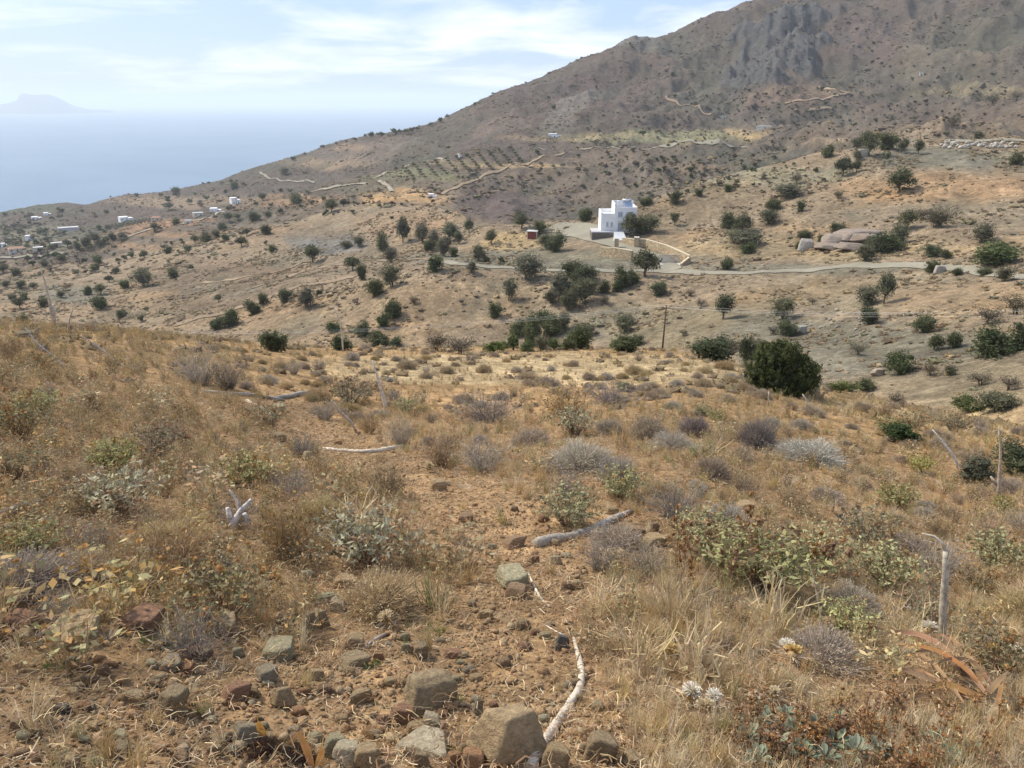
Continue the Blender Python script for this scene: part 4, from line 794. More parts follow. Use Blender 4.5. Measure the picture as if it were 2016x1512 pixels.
# ------------------------------------------------------------------ instancing of what nobody could count
def scatter(name, P, protos, scale, rot, idx=None, tilt=.15, seed=0, kind='stuff', sz=None):
    """one object: proto meshes set out at points P (n,3) by geometry nodes"""
    P = np.asarray(P, np.float32); n = len(P); rg_ = np.random.default_rng(seed)
    pc = bpy.data.collections.new(name + '_kinds')
    for i, me_ in enumerate(protos): o = bpy.data.objects.new(f'{name}_kind', me_); pc.objects.link(o)
    me_ = bpy.data.meshes.new(name); me_.vertices.add(n); me_.vertices.foreach_set('co', P.ravel())
    def put(nm, ty, arr):
        at = me_.attributes.new(nm, ty, 'POINT'); at.data.foreach_set('vector' if ty == 'FLOAT_VECTOR' else 'value', np.asarray(arr).ravel())
    R = np.zeros((n, 3), np.float32); R[:, 0] = rg_.normal(0, tilt, n); R[:, 1] = rg_.normal(0, tilt, n); R[:, 2] = rg_.uniform(0, 6.283, n) if rot is None else rot
    S = np.repeat(np.asarray(scale, np.float32).reshape(-1, 1), 3, 1) * np.ones((n, 1), np.float32)
    if sz is not None: S[:, 2] *= sz
    put('rot', 'FLOAT_VECTOR', R); put('scl', 'FLOAT_VECTOR', S.astype(np.float32)); put('pick', 'INT', (rg_.integers(0, len(protos), n) if idx is None else idx).astype(np.int32))
    ng = bpy.data.node_groups.new(name, 'GeometryNodeTree'); ng.interface.new_socket('Geometry', in_out='INPUT', socket_type='NodeSocketGeometry'); ng.interface.new_socket('Geometry', in_out='OUTPUT', socket_type='NodeSocketGeometry')
    gi = ng.nodes.new('NodeGroupInput'); go = ng.nodes.new('NodeGroupOutput'); m2p = ng.nodes.new('GeometryNodeMeshToPoints'); iop = ng.nodes.new('GeometryNodeInstanceOnPoints'); ci = ng.nodes.new('GeometryNodeCollectionInfo')
    ci.inputs['Collection'].default_value = pc; ci.inputs['Separate Children'].default_value = True; ci.inputs['Reset Children'].default_value = True
    def na(nm, ty):
        a = ng.nodes.new('GeometryNodeInputNamedAttribute'); a.data_type = ty; a.inputs['Name'].default_value = nm
        return [s for s in a.outputs if s.enabled and s.name == 'Attribute'][0]
    ng.links.new(gi.outputs[0], m2p.inputs['Mesh']); ng.links.new(m2p.outputs[0], iop.inputs['Points']); ng.links.new(ci.outputs[0], iop.inputs['Instance']); iop.inputs['Pick Instance'].default_value = True
    ng.links.new(na('pick', 'INT'), iop.inputs['Instance Index']); ng.links.new(na('rot', 'FLOAT_VECTOR'), iop.inputs['Rotation']); ng.links.new(na('scl', 'FLOAT_VECTOR'), iop.inputs['Scale']); ng.links.new(iop.outputs[0], go.inputs[0])
    o = link(name, me_); md = o.modifiers.new('scatter', 'NODES'); md.node_group = ng; tag(o, kind=kind); return o
# far bushes beyond the ones told apart
q = cand[n_ind:]; P = hit([a[0] for a in q], [a[1] for a in q]); S = np.array([a[2] for a in q]) * .8 * fwd_depth(P[:, 0], P[:, 1], P[:, 2]) / FPX
P[:, 2] -= .03 * S
scatter('distant_bushes', P, SMALL['b'][:2] + SMALL['g'][:3] + SMALL['o'][:2] + SMALL['d'][:2], S, None, tilt=.03, seed=3, sz=.8)
# low cushion scrub over the hillsides, mid and far
def scrub_proto(seed, c):
    rg_ = np.random.default_rng(seed); V, F = blob(1, .35, seed, (.5, .5, .32)); V[:, 2] = np.maximum(V[:, 2] + .12, -.05)
    Cc = np.array(c)[None] * rg_.uniform(.75, 1.25, (len(V), 1)); Pc = V[rg_.integers(0, len(V), 90)] * rg_.uniform(.9, 1.15, (90, 1)); Pc[:, 2] = np.maximum(Pc[:, 2], 0)
    LV, LF = leaves(Pc, .09, rg_, 2.4, .6); LV = np.asarray(LV)
    V2 = np.concatenate([V, LV]); F2 = np.concatenate([np.column_stack([F, F[:, 2]])[:, :3], ]).tolist() + (LF + len(V)).tolist()
    me_ = bpy.data.meshes.new('low_scrub'); me_.from_pydata(V2.tolist(), [], [tuple(f) for f in F2]); at = me_.color_attributes.new('Col', 'FLOAT_COLOR', 'POINT')
    C4 = np.ones((len(V2), 4), np.float32); C4[:len(V), :3] = Cc * .9; C4[len(V):, :3] = np.array(c)[None] * np.repeat(rg_.uniform(.7, 1.4, (90, 1)), 4, 0); at.data.foreach_set('color', C4.ravel()); me_.materials.append(M_DRY); return me_
SCR = [scrub_proto(70 + i, c) for i, c in enumerate([(.24, .18, .105), (.28, .205, .12), (.21, .165, .105), (.22, .155, .105), (.18, .165, .10), (.33, .25, .145)])]
def polar_pts(n, d0, d1, seed, power=1.0, amax=38):
    rg_ = np.random.default_rng(seed); a = np.radians(rg_.uniform(-amax, amax, n)); u = rg_.random(n); d = (d0 ** (2 * power) + u * (d1 ** (2 * power) - d0 ** (2 * power))) ** (1 / (2 * power)); x, y = d * np.sin(a), d * np.cos(a); return x, y, d, rg_
x, y, d, rg_ = polar_pts(60000, 60, 340, 31, .8); dens = sstep(-.15, .35, fbm(x / 22, y / 22, 4) + .25 * fbm(x / 6, y / 6, 2)); keep = rg_.random(len(x)) < dens * .85 + .05
z = height(x, y); qx, qy = project(x, y, z)
vil = (np.hypot(x - O[0], y - O[1]) < 9) | ((qx > 1090) & (qx < 1350) & (qy > 440) & (qy < 535) & (d < 235))
rd = (np.abs(qy - np.interp(qx, [866,960,1100,1320,1480,1640,1820,2030], [514,526,533,535,538,527,522,546])) < 4.5) & (qx > 860)
keep &= ~vil & ~rd; x, y, z, d = x[keep], y[keep], z[keep], d[keep]
s = np.exp(rg_.normal(math.log(.40), .42, len(x))) * (1 + d / 500)
scatter('hillside_scrub', np.stack([x, y, z - .05 * s], 1), SCR, s, None, tilt=.1, seed=4, sz=1.0)
x, y, d, rg_ = polar_pts(70000, 340, 1350, 32, .75); dens = sstep(-.2, .3, fbm(x / 60, y / 60, 4) + .3 * fbm(x / 15, y / 15, 2)); z = height(x, y); keep = (rg_.random(len(x)) < dens * .8 + .05) & (z > SEA + 3)
x, y, z, d = x[keep], y[keep], z[keep], d[keep]; s = np.exp(rg_.normal(math.log(1.6), .45, len(x)))
scatter('distant_scrub', np.stack([x, y, z - .05 * s], 1), SCR[:5], s, None, tilt=.1, seed=5, sz=.75)
# ------------------------------------------------------------------ rocks on the hillside
def rock_mesh(name, seed, n_sub=3, sc=(1, .8, .6), cut=.6):
    """a broken stone: faces of a random polyhedron, edges a little worn"""
    rg_ = np.random.default_rng(seed); U, F = blob(n_sub, 0.0, seed, (1, 1, 1)); U = U / np.linalg.norm(U, axis=1)[:, None]; n = rg_.integers(4, 8)
    NN = rg_.normal(size=(n, 3)); NN /= np.linalg.norm(NN, axis=1)[:, None]; NN = np.concatenate([NN, [[.05, .1, 1], [0, 0, -1], [.9, .3, .1], [-.9, -.1, .2], [.1, -1, .25], [-.1, 1, .1]]]); NN /= np.linalg.norm(NN, axis=1)[:, None]
    h = rg_.uniform(.52, .95, len(NN)); D_ = U @ NN.T; R = np.where(D_ > .05, h[None] / np.maximum(D_, .05), 9.0); r = -np.log(np.exp(-R * 60).sum(1)) / 60
    V = U * r[:, None]; V = V * (1 + .035 * fbm(U[:, 0] * 3 + seed, U[:, 1] * 3 + U[:, 2] * 3, 4) + .02 * fbm(U[:, 0] * 11 + seed, U[:, 1] * 11 + U[:, 2] * 9, 3))[:, None]; V = V * np.array(sc)
    V[:, :2] /= max(np.ptp(V[:, 0]), np.ptp(V[:, 1])); V[:, 2] /= np.ptp(V[:, 2]); V[:, 2] -= V[:, 2].min(); return mesh_np(name, V, F, M_ROCK)
ROCKS = [rock_mesh('rock', 100 + i, 4, sc) for i, sc in enumerate([(1, .8, .65), (1, .7, .45), (1, .9, .28), (1, .6, .55), (.9, 1, .35), (1, .75, .7), (1, .6, .32), (1, .9, .4)])]
ROCKL = [rock_mesh('rock', 200 + i, 2, sc) for i, sc in enumerate([(1, .8, .6), (1, .7, .4), (1, .9, .3), (1, .6, .5), (.9, 1, .5), (1, .6, .7)])]
def rock(px, py, w, h, col, label, group=None, mesh=None, rz=None, sink=.12, cat='rock', tilt=(0, 0), depth=.75, rnd=random, name='rock'):
    p = hit(px, py)[0]; kk = pxm(p); W = w * kk; Hh = h * kk * 1.05
    o = link(name, mesh or rnd.choice(ROCKS), None, (p[0], p[1] + W * depth * .35, 0), col); o.scale = (W * 1.08, W * 1.08 * depth, Hh * (1 + sink)); o.rotation_euler = (tilt[0], tilt[1], rnd.uniform(-.5, .5) if rz is None else rz)
    o.location.z = float(height(o.location.x, o.location.y)[0]) - Hh * sink; return tag(o, label, cat, group)
for (px, py, w, h, col, lab) in [(1640,492,56,11,(.20,.165,.135),'lowest left slab of the big purple brown rock outcrop'),(1662,482,70,16,(.22,.18,.15),'middle left slab of the big purple brown rock outcrop'),(1688,472,84,17,(.215,.175,.145),'top slab of the big purple brown rock outcrop'),(1680,494,64,13,(.19,.155,.13),'lower slab of the big purple brown rock outcrop'),(1712,478,50,14,(.20,.16,.13),'right slab of the big purple brown rock outcrop'),(1588,494,28,22,(.30,.28,.25),'pale grey boulder left of the rock outcrop'),(1853,537,20,14,(.3,.28,.25),'pale boulder on the lower road among bushes'),(1580,658,22,16,(.28,.27,.24),'pale grey boulder right of the dark bush clump'),(1701,309,20,14,(.30,.29,.25),'pale boulder below the tree clump on the ridge'),(1730,740,24,14,(.3,.25,.19),'tan boulder beside the ravine bush')]: rock(px, py, w, h, col, lab, 'rock outcrops on the right hillside')
for i in range(46):
    px = 1856 + i * 3.3 + r_.uniform(-3, 3); py = 293 - r_.uniform(0, 9) - (1 if i > 30 else 0); w = r_.uniform(6, 12)
    rock(px, py, w, w * .55, vary((.42, .385, .33), r_, .75, 1.1), f'{"small" if w < 8 else "large"} pale rubble boulder at the {("left end", "left part", "middle", "right part", "right end")[min(4, i // 10)]} of the upper road bank', 'pale boulders of the road bank', r_.choice(ROCKL), rnd=r_, name='boulder')
for i in range(34):
    px = 1640 + r_.gauss(0, 50); py = 640 + r_.gauss(0, 18); w = r_.uniform(4, 9)
    rock(px, py, w, w * .6, vary((.36, .33, .28), r_, .7, 1.1), 'small pale stone strewn on the ravine slope', 'stones strewn on the ravine slope', r_.choice(ROCKL), rnd=r_)
# ------------------------------------------------------------------ foreground plants (metres)
def ribbons(P, w, col, rg_, taper=True):
    """P (n,k,3) polylines -> flat ribbons; w (n,), col (n,3)"""
    n, k, _ = P.shape; t = P[:, -1] - P[:, 0]; s = np.cross(t, rg_.normal(size=(n, 3))); s /= np.linalg.norm(s, axis=1)[:, None] + 1e-9
    ww = np.linspace(1, .25 if taper else 1, k)[None, :, None] * w[:, None, None] * .5
    A = P + s[:, None] * ww; B = P - s[:, None] * ww; V = np.stack([A, B], 2).reshape(-1, 3)
    I = np.arange(n * k * 2).reshape(n, k, 2); F = np.stack([I[:, :-1, 0], I[:, :-1, 1], I[:, 1:, 1], I[:, 1:, 0]], -1).reshape(-1, 4)
    return V, F, np.repeat(col, k * 2, 0)
def stems(n, rad, h, rg_, lean=.6, base=.12, k=4, curl=.15, hmin=.5):
    a = rg_.uniform(0, 6.283, n); r0 = rad * base * np.sqrt(rg_.random(n)); r1 = rad * rg_.uniform(.1, 1, n) ** lean; hh = h * rg_.uniform(hmin, 1, n) * np.sqrt(np.maximum(.15, 1 - (r1 / rad * .75) ** 2))
    t = np.linspace(0, 1, k)[None, :, None]; b = np.stack([r0 * np.cos(a), r0 * np.sin(a), np.zeros(n)], 1)[:, None]; a2 = a + rg_.normal(0, .3, n)
    e = np.stack([r1 * np.cos(a2), r1 * np.sin(a2), hh], 1)[:, None]
    P = b * (1 - t) + e * t; P[:, :, 2] += (np.sin(t[..., 0] * math.pi) * curl * h); P[:, 1:-1] += rg_.normal(0, .035 * h, (n, k - 2, 3)); return P
def pack(name, parts_, mat):
    V = []; F = []; C_ = []; b = 0
    for v, f, c in parts_:
        V.append(v); f = np.asarray(f); f = np.column_stack([f, f[:, 2]]) if f.shape[1] == 3 else f; F.append(f + b); C_.append(c); b += len(v)
    V = np.concatenate(V); F = np.concatenate(F); C_ = np.concatenate(C_); q = F[:, 2] != F[:, 3]
    me_ = bpy.data.meshes.new(name); me_.from_pydata(V.tolist(), [], [tuple(f) if b_ else tuple(f[:3]) for f, b_ in zip(F.tolist(), q.tolist())])
    at = me_.color_attributes.new('Col', 'FLOAT_COLOR', 'POINT'); C4 = np.ones((len(V), 4), np.float32); C4[:, :3] = C_; at.data.foreach_set('color', C4.ravel()); me_.materials.append(mat); return me_
def jit(c, n, rg_, a=.25): return np.array(c)[None] * rg_.uniform(1 - a, 1 + a, (n, 1)) * rg_.uniform(.95, 1.05, (n, 3))
def leafpart(Pc, size, col, rg_, st=2.2, a=.25, up=0.):
    V, F = leaves(Pc, size, rg_, st, up); return V, F, np.repeat(jit(col, len(Pc), rg_, a), 4, 0)
def along(P, n, rg_, t0=.3):
    i = rg_.integers(0, len(P), n); t = rg_.uniform(t0, 1, n) * (P.shape[1] - 1); k = np.minimum(t.astype(int), P.shape[1] - 2); f = (t - k)[:, None]
    return P[i, k] * (1 - f) + P[i, k + 1] * f
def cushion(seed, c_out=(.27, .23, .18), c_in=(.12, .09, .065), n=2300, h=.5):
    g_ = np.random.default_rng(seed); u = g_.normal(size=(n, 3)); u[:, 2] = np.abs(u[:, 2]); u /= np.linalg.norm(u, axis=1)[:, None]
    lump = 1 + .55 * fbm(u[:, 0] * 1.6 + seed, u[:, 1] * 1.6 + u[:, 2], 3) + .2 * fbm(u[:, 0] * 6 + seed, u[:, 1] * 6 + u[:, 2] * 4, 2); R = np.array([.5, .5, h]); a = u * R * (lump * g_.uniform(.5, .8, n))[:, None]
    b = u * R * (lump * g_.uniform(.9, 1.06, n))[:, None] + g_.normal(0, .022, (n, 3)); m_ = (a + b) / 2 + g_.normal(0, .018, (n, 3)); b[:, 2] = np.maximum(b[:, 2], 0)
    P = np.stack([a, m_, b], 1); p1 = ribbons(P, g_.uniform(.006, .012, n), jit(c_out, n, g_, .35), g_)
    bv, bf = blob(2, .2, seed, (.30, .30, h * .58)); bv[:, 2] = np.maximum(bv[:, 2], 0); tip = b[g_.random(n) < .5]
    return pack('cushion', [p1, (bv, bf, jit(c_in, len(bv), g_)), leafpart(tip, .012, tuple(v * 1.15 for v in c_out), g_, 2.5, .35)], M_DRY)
def phlomis(seed, leafc=(.25, .255, .13), leafc2=(.34, .31, .15), nst=80, nlf=420, h=.7, ls=.055, heads=18, stemc=(.20, .14, .09)):
    g_ = np.random.default_rng(seed); P = stems(nst, .5, h, g_, .7, .15, 5, .12, .6); out = [ribbons(P, g_.uniform(.006, .012, nst), jit(stemc, nst, g_), g_)]
    c = along(P, nlf, g_, .35) + g_.normal(0, .02, (nlf, 3)); k = int(nlf * .6); out += [leafpart(c[:k], ls, leafc, g_, 2.3, .3, .3), leafpart(c[k:], ls * .85, leafc2, g_, 2.3, .25, .3)]
    lo = along(P, nlf // 3, g_, .1); out.append(leafpart(lo, ls * .8, (.28, .20, .12), g_, 2.6, .3))
    if heads:
        q = P[g_.integers(0, nst, heads), -1]; hd = np.repeat(q, 12, 0) + g_.normal(0, .016, (heads * 12, 3)); out.append(leafpart(hd, .026, (.32, .19, .09), g_, 1.3, .35))
    return pack('phlomis', out, M_DRY)
def twigbush(seed, c=(.22, .17, .13), n=200, h=.65, tw=330, w=.008, lf=60, lfc=(.22, .19, .11)):
    g_ = np.random.default_rng(seed); P = stems(n, .5, h, g_, .8, .2, 5, .1, .45); out = [ribbons(P, g_.uniform(.7, 1.3, n) * w, jit(c, n, g_, .35), g_)]
    b = along(P, tw, g_, .3); e = b + g_.normal(0, .055, (tw, 3)) + np.array([0, 0, .05]) + b * np.array([.12, .12, 0]); m_ = (b + e) / 2 + g_.normal(0, .012, (tw, 3)); out.append(ribbons(np.stack([b, m_, e], 1), g_.uniform(.004, .008, tw) * w / .008, jit(tuple(v * 1.15 for v in c), tw, g_, .35), g_))
    if lf: out.append(leafpart(e[:lf], .03, lfc, g_, 2.0, .35))
    return pack('twigbush', out, M_DRY)
def herb(seed, c=(.42, .32, .19), lfc=(.36, .26, .14), lfc2=(.42, .36, .20), n=34, h=.9, nl=130, hd=10):
    g_ = np.random.default_rng(seed); P = stems(n, .42, h, g_, .9, .3, 5, .06, .45); out = [ribbons(P, g_.uniform(.008, .014, n), jit(c, n, g_, .3), g_)]
    q = along(P, nl, g_, .25) + g_.normal(0, .02, (nl, 3)); k = nl // 2; out += [leafpart(q[:k], .04, lfc, g_, 2.2, .35), leafpart(q[k:], .042, lfc2, g_, 2.0, .3)]
    if hd: t = P[:hd, -1]; t = np.repeat(t, 7, 0) + g_.normal(0, .014, (hd * 7, 3)); out.append(leafpart(t, .028, (.34, .20, .09), g_, 1.2, .35))
    return pack('herb', out, M_DRY)
def tuft(seed, c=(.50, .38, .20), n=60, h=1.0, rad=.4, w=.014, green=0, lean=1.0):
    g_ = np.random.default_rng(seed); P = stems(n, rad, h, g_, lean, .25, 4, .05, .35); P[:, -1, 2] -= .08 * h * g_.random(n); C_ = jit(c, n, g_, .3)
    if green: C_[:green] = jit((.17, .20, .07), green, g_, .3)
    return pack('tuft', [ribbons(P, g_.uniform(.6, 1.3, n) * w, C_, g_)], M_DRY)
def litter(seed, c=(.50, .37, .22), n=34, w=.0028, L0=.085):
    g_ = np.random.default_rng(seed); a = g_.uniform(0, 6.283, n); p = g_.normal(0, .13, (n, 3)); p[:, 2] = g_.uniform(.003, .03, n); d_ = np.stack([np.cos(a), np.sin(a), g_.normal(0, .15, n)], 1) * (L0 * g_.uniform(.3, 1, n))[:, None]
    P = np.stack([p - d_ / 2, p + g_.normal(0, .008, (n, 3)), p + d_ / 2], 1); P[:, :, 2] = np.maximum(P[:, :, 2], .002); s = P[:, -1] - P[:, 0]
    V, F, C_ = ribbons(P, g_.uniform(.5, 1.4, n) * w, jit(c, n, g_, .4), g_, False); return pack('litter', [(V, F, C_)], M_DRY)
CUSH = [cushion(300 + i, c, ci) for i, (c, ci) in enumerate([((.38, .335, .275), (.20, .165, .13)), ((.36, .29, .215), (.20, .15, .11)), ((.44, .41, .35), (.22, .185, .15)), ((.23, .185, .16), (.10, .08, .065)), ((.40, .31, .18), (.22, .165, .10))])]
PHLO = [phlomis(320, (.38, .37, .15), (.46, .42, .19), 110, 1500, ls=.027, heads=34), phlomis(321, (.36, .35, .18), (.42, .38, .20), nlf=1100, ls=.027), phlomis(322, leafc=(.24, .22, .13), leafc2=(.31, .26, .14), nlf=600, ls=.026, heads=34), phlomis(323, leafc=(.42, .39, .25), leafc2=(.44, .40, .25), nlf=1000, ls=.028)]
TWIG = [twigbush(330, (.27, .215, .165)), twigbush(331, (.31, .265, .215)), twigbush(332, (.23, .195, .17)), twigbush(333, (.29, .21, .13), lf=160, lfc=(.28, .18, .08)), twigbush(334, (.36, .31, .25), n=160, tw=260, lf=0)]
HERB = [herb(340), herb(341, lfc2=(.38, .345, .21)), herb(342, lfc=(.38, .25, .12), hd=14), herb(343, (.48, .37, .22), (.44, .33, .18)), herb(344, (.30, .22, .14), (.30, .21, .12), (.28, .26, .15))]
TUFT = [tuft(350, (.58, .45, .25)), tuft(351, (.52, .38, .20)), tuft(352, (.64, .53, .34), 45, 1.0, .3), tuft(353, (.48, .34, .18)), tuft(354, (.50, .40, .22), 70, green=24), tuft(355, (.66, .54, .37), 40, .6, .6, .016, 0, .5)]
LITT = [litter(360), litter(361, (.58, .46, .30)), litter(362, (.33, .20, .11)), litter(363, (.36, .23, .13), 20, .005, .06)]
FINE = [tuft(370 + i, c, 26, .55, .5, .012, 0, .6) for i, c in enumerate([(.55, .41, .22), (.48, .34, .18), (.60, .47, .27)])]
TAN, OLV, GRN, GRY, RED, ORG, BRN, DGR, PAL = (.40, .29, .165), (.33, .25, .15), (.38, .335, .21), (.32, .265, .18), (.30, .17, .105), (.38, .215, .115), (.30, .20, .12), (.13, .13, .115), (.45, .38, .26)
CN = {TAN: 'tan', OLV: 'olive brown', GRN: 'pale grey green', GRY: 'grey', RED: 'reddish brown', ORG: 'orange brown', BRN: 'brown', DGR: 'dark blue grey', PAL: 'pale buff'}
FR = [(992,1508,146,112,TAN),(846,1410,94,75,OLV),(548,1303,70,34,GRN),(525,1347,44,34,GRY),(688,1318,56,30,OLV),(699,1280,40,30,TAN),(1012,1158,64,34,GRN),(1021,1180,42,26,BRN),(960,1221,32,22,TAN),(1106,1284,29,33,DGR),(894,1296,35,16,RED),(801,1287,26,21,GRN),(828,1297,32,32,OLV),(747,1303,24,21,ORG),(554,1396,50,40,TAN),(706,1386,49,28,TAN),(791,1424,50,35,RED),(755,1434,31,26,RED),(850,1449,44,46,PAL),(818,1449,37,28,TAN),(655,1490,44,44,GRN),(684,1511,62,46,PAL),(723,1516,58,50,TAN),(837,1493,118,35,PAL),(832,1514,36,36,OLV),(891,1511,34,33,ORG),(932,1514,46,35,ORG),(939,1413,24,41,GRY),(1090,1518,56,54,TAN),(1180,1498,62,66,OLV),
 (617,1237,50,37,OLV),(557,1231,38,22,BRN),(665,1208,46,27,GRY),(642,1192,42,22,GRN),(675,1157,52,27,TAN),(752,1163,28,21,OLV),(603,1147,27,24,GRN),(791,1200,38,46,BRN),(918,1029,34,15,BRN),(1009,1080,43,23,BRN),(910,1097,30,14,TAN),(1196,1083,40,22,GRY),(1215,1103,47,20,TAN),(1233,1079,28,18,TAN),(1248,1058,38,22,BRN),(1286,1075,40,24,TAN),(1210,1058,31,17,GRY),(1252,1105,29,12,BRN),(1289,1049,17,20,BRN),(1051,1110,21,16,BRN),(1094,1112,25,18,PAL),(1197,961,18,11,PAL),(1223,969,27,12,PAL),(1205,1013,24,14,TAN),(863,966,32,24,TAN),(814,1075,27,19,BRN),
 (130,1272,110,33,TAN),(273,1245,74,37,RED),(427,1251,67,42,OLV),(38,1246,70,38,RED),(22,1207,54,50,BRN),(95,1169,68,40,RED),(98,1137,60,28,OLV),(43,1269,38,26,TAN),(10,1265,26,29,ORG),(47,1160,34,24,GRY),(79,1097,27,20,BRN),(13,1053,34,24,PAL),(386,1299,59,24,RED),(330,1319,48,24,GRY),(368,1326,31,20,ORG),(466,1296,24,20,GRN),(340,1412,50,54,OLV),(457,1385,55,35,RED),(496,1374,28,22,TAN),(352,1512,42,36,BRN),(475,1467,62,38,GRY),(230,1465,35,27,GRN),(238,1486,32,22,GRY),(123,1405,26,18,DGR),(172,1399,28,15,GRY),(261,1390,54,28,OLV),(128,1514,50,26,TAN),(67,1505,28,22,RED),
 (1631,1252,53,32,BRN),(1905,1332,34,40,OLV),(1616,1211,34,21,BRN),(1467,1008,33,20,TAN),(1566,1242,28,16,BRN),(1382,1201,33,21,TAN),(1985,1352,30,22,OLV),(548,809,28,13,GRN),(604,908,25,20,GRN),(547,870,26,17,OLV),(1245,1512,34,30,TAN),(580,1450,30,20,GRY),(620,1340,32,20,TAN),(300,1350,26,14,TAN),(200,1330,30,16,BRN),(150,1360,26,14,OLV),(60,1390,30,18,TAN),(30,1440,34,22,BRN),(180,1440,26,16,TAN),(290,1440,30,18,BRN),(420,1490,34,22,TAN),(410,1415,24,14,GRY),(590,1310,22,14,BRN),(640,1365,26,16,BRN),(770,1350,26,15,TAN),(860,1330,22,13,BRN),(930,1330,20,12,TAN),(1000,1300,18,10,BRN)]
FR_SPOTS = FR
PEB = []
# ------------------------------------------------------------------ where the bare soil of the path lies
PATH = [(1600,850,520),(1512,800,460),(1400,760,440),(1300,830,350),(1230,960,190),(1150,1050,130),(1080,1050,130),(1010,960,130),(950,870,100),(880,660,90),(820,600,70),(785,570,40),(740,560,1)]
_py = np.array([p[0] for p in PATH])[::-1]; _pc = np.array([p[1] for p in PATH])[::-1]; _pw = np.array([p[2] for p in PATH])[::-1]
def bare(px, py):
    c_ = np.interp(py, _py, _pc); w_ = np.interp(py, _py, _pw); b = sstep(1.25, .75, np.abs(px - c_) / w_)
    b = np.maximum(b, .85 * sstep(1.2, .7, np.hypot((px - 1230) / 130, (py - 1060) / 60))); b = np.maximum(b, .8 * sstep(1.2, .6, np.hypot((px - 230) / 480, (py - 1430) / 190)))
    b = np.maximum(b, .75 * sstep(1.1, .6, np.hypot((px - 1230) / 200, (py - 950) / 30))); b = np.maximum(b, .6 * sstep(1.1, .6, np.hypot((px - 1500) / 500, (py - 1310) / 40)))
    return b
CLEAR = [(1820,1345,150,70,.93),(1325,1285,40,26,.85),(1550,1300,50,30,.85),(1395,1390,70,34,.85),(1505,1385,50,28,.8),(1714,1240,34,24,.8),(1829,1252,34,24,.7),(1950,1290,50,26,.8),(1580,1480,180,50,.75),(460,1030,50,44,.7),(1905,1310,30,34,.8),(130,1255,80,28,.8),(275,1230,60,30,.8),(427,1232,50,34,.8),(40,1225,60,44,.8),(90,1150,60,44,.7),(720,1182,28,18,.7),(1860,1200,24,90,.7)]
def clearing(px, py):
    f = np.ones(np.shape(px))
    for (x0, y0, rx, ry, s_) in CLEAR: f = f * (1 - s_ * sstep(1.25, .8, np.hypot((px - x0) / rx, (py - y0 - 8) / ry)))
    for (x0, y0, w0, h0, c0) in FR_SPOTS: f = f * (1 - .85 * (np.hypot((px - x0) / (w0 * .62), (py - y0 - h0 * .25) / (h0 * .8)) < 1))
    return f
def field(n, d0, d1, seed, dens, power=.8, protos=None, name='', sc=(.2, .3), tilt=.15, sz=None, lift=0, amax=43):
    x, y, d, g_ = polar_pts(n, d0, d1, seed, power, amax); z = height(x, y); px, py = project(x, y, z); dn = dens(px, py, x, y, d) * (clearing(px, py) if protos not in (PEB, LITT) else 1); k = (g_.random(n) < dn) & (px > -150) & (px < 2170) & (py > 560) & (py < 1750)
    x, y, z = x[k], y[k], z[k]; s = np.exp(g_.uniform(math.log(sc[0]), math.log(sc[1]), len(x))); o = scatter(name, np.stack([x, y, z + lift], 1), protos, s, None, tilt=tilt, seed=seed, sz=sz); print(name, len(x)); return o
patch = lambda x, y, f, s=0: fbm(x / f + s, y / f - s, 3)
crestd = lambda px: np.interp(px, [-400, 0, 400, 800, 1200, 1450, 1620, 2016], [19, 24, 33, 43, 45, 37, 34, 29])
infg = lambda px, d: d < crestd(px) * 1.06
lft = lambda px, py: sstep(900, 500, px) * sstep(1250, 1120, py)          # dense herbs on the left
gold = lambda px, py: sstep(830, 740, py) * sstep(250, 600, px)            # short golden sward by the crest
strw = lambda px, py: sstep(1150, 1300, px) * sstep(1100, 1200, py)       # straw and thistles at the right
field(34000, 1.2, 46, 401, lambda px, py, x, y, d: infg(px, d) * (1 - .93 * bare(px, py)) * (.25 + .75 * sstep(-.25, .2, patch(x, y, 1.3))) * (1 - .75 * gold(px, py)) * (1 - .5 * lft(px, py)), .62, TUFT, 'dry_grass', (.10, .24), sz=1)
field(16000, 1.3, 9, 408, lambda px, py, x, y, d: strw(px, py) * (1 - .9 * bare(px, py)) * (.4 + .6 * sstep(-.2, .2, patch(x, y, .8, 21))), .6, [TUFT[2], TUFT[5], TUFT[0]], 'pale_straw_grass', (.10, .20))
field(60000, 1.2, 46, 402, lambda px, py, x, y, d: infg(px, d) * (1 - .80 * bare(px, py)) * (.5 + .5 * sstep(-.25, .2, patch(x, y, .7, 3))), .66, FINE, 'short_grass', (.07, .17))
field(26000, 1.2, 14, 403, lambda px, py, x, y, d: (1 - .62 * bare(px, py)) * (.35 + .65 * sstep(-.2, .2, patch(x, y, .5, 5))), .6, LITT, 'straw_litter', (.5, 1.2), tilt=.06)
field(15500, 2.2, 30, 404, lambda px, py, x, y, d: infg(px, d) * sstep(2.0, 4.5, d) * (1 - bare(px, py)) ** 2 * (.10 + .65 * lft(px, py) + .22 * sstep(1200, 1500, px) * sstep(1150, 1000, py)) * (1 - .8 * gold(px, py)) * (.3 + .7 * sstep(-.15, .2, patch(x, y, 1.1, 9))), .62, HERB, 'dry_herbs', (.16, .33))
field(5000, 12, 46, 405, lambda px, py, x, y, d: infg(px, d) * sstep(12, 18, d) * (.15 + .85 * sstep(0, .3, patch(x, y, 2.5, 2))) * .6, .8, CUSH[1:2] + CUSH[4:5] + SCR[:2], 'tussocks', (.22, .5), sz=.8)
x_ = None
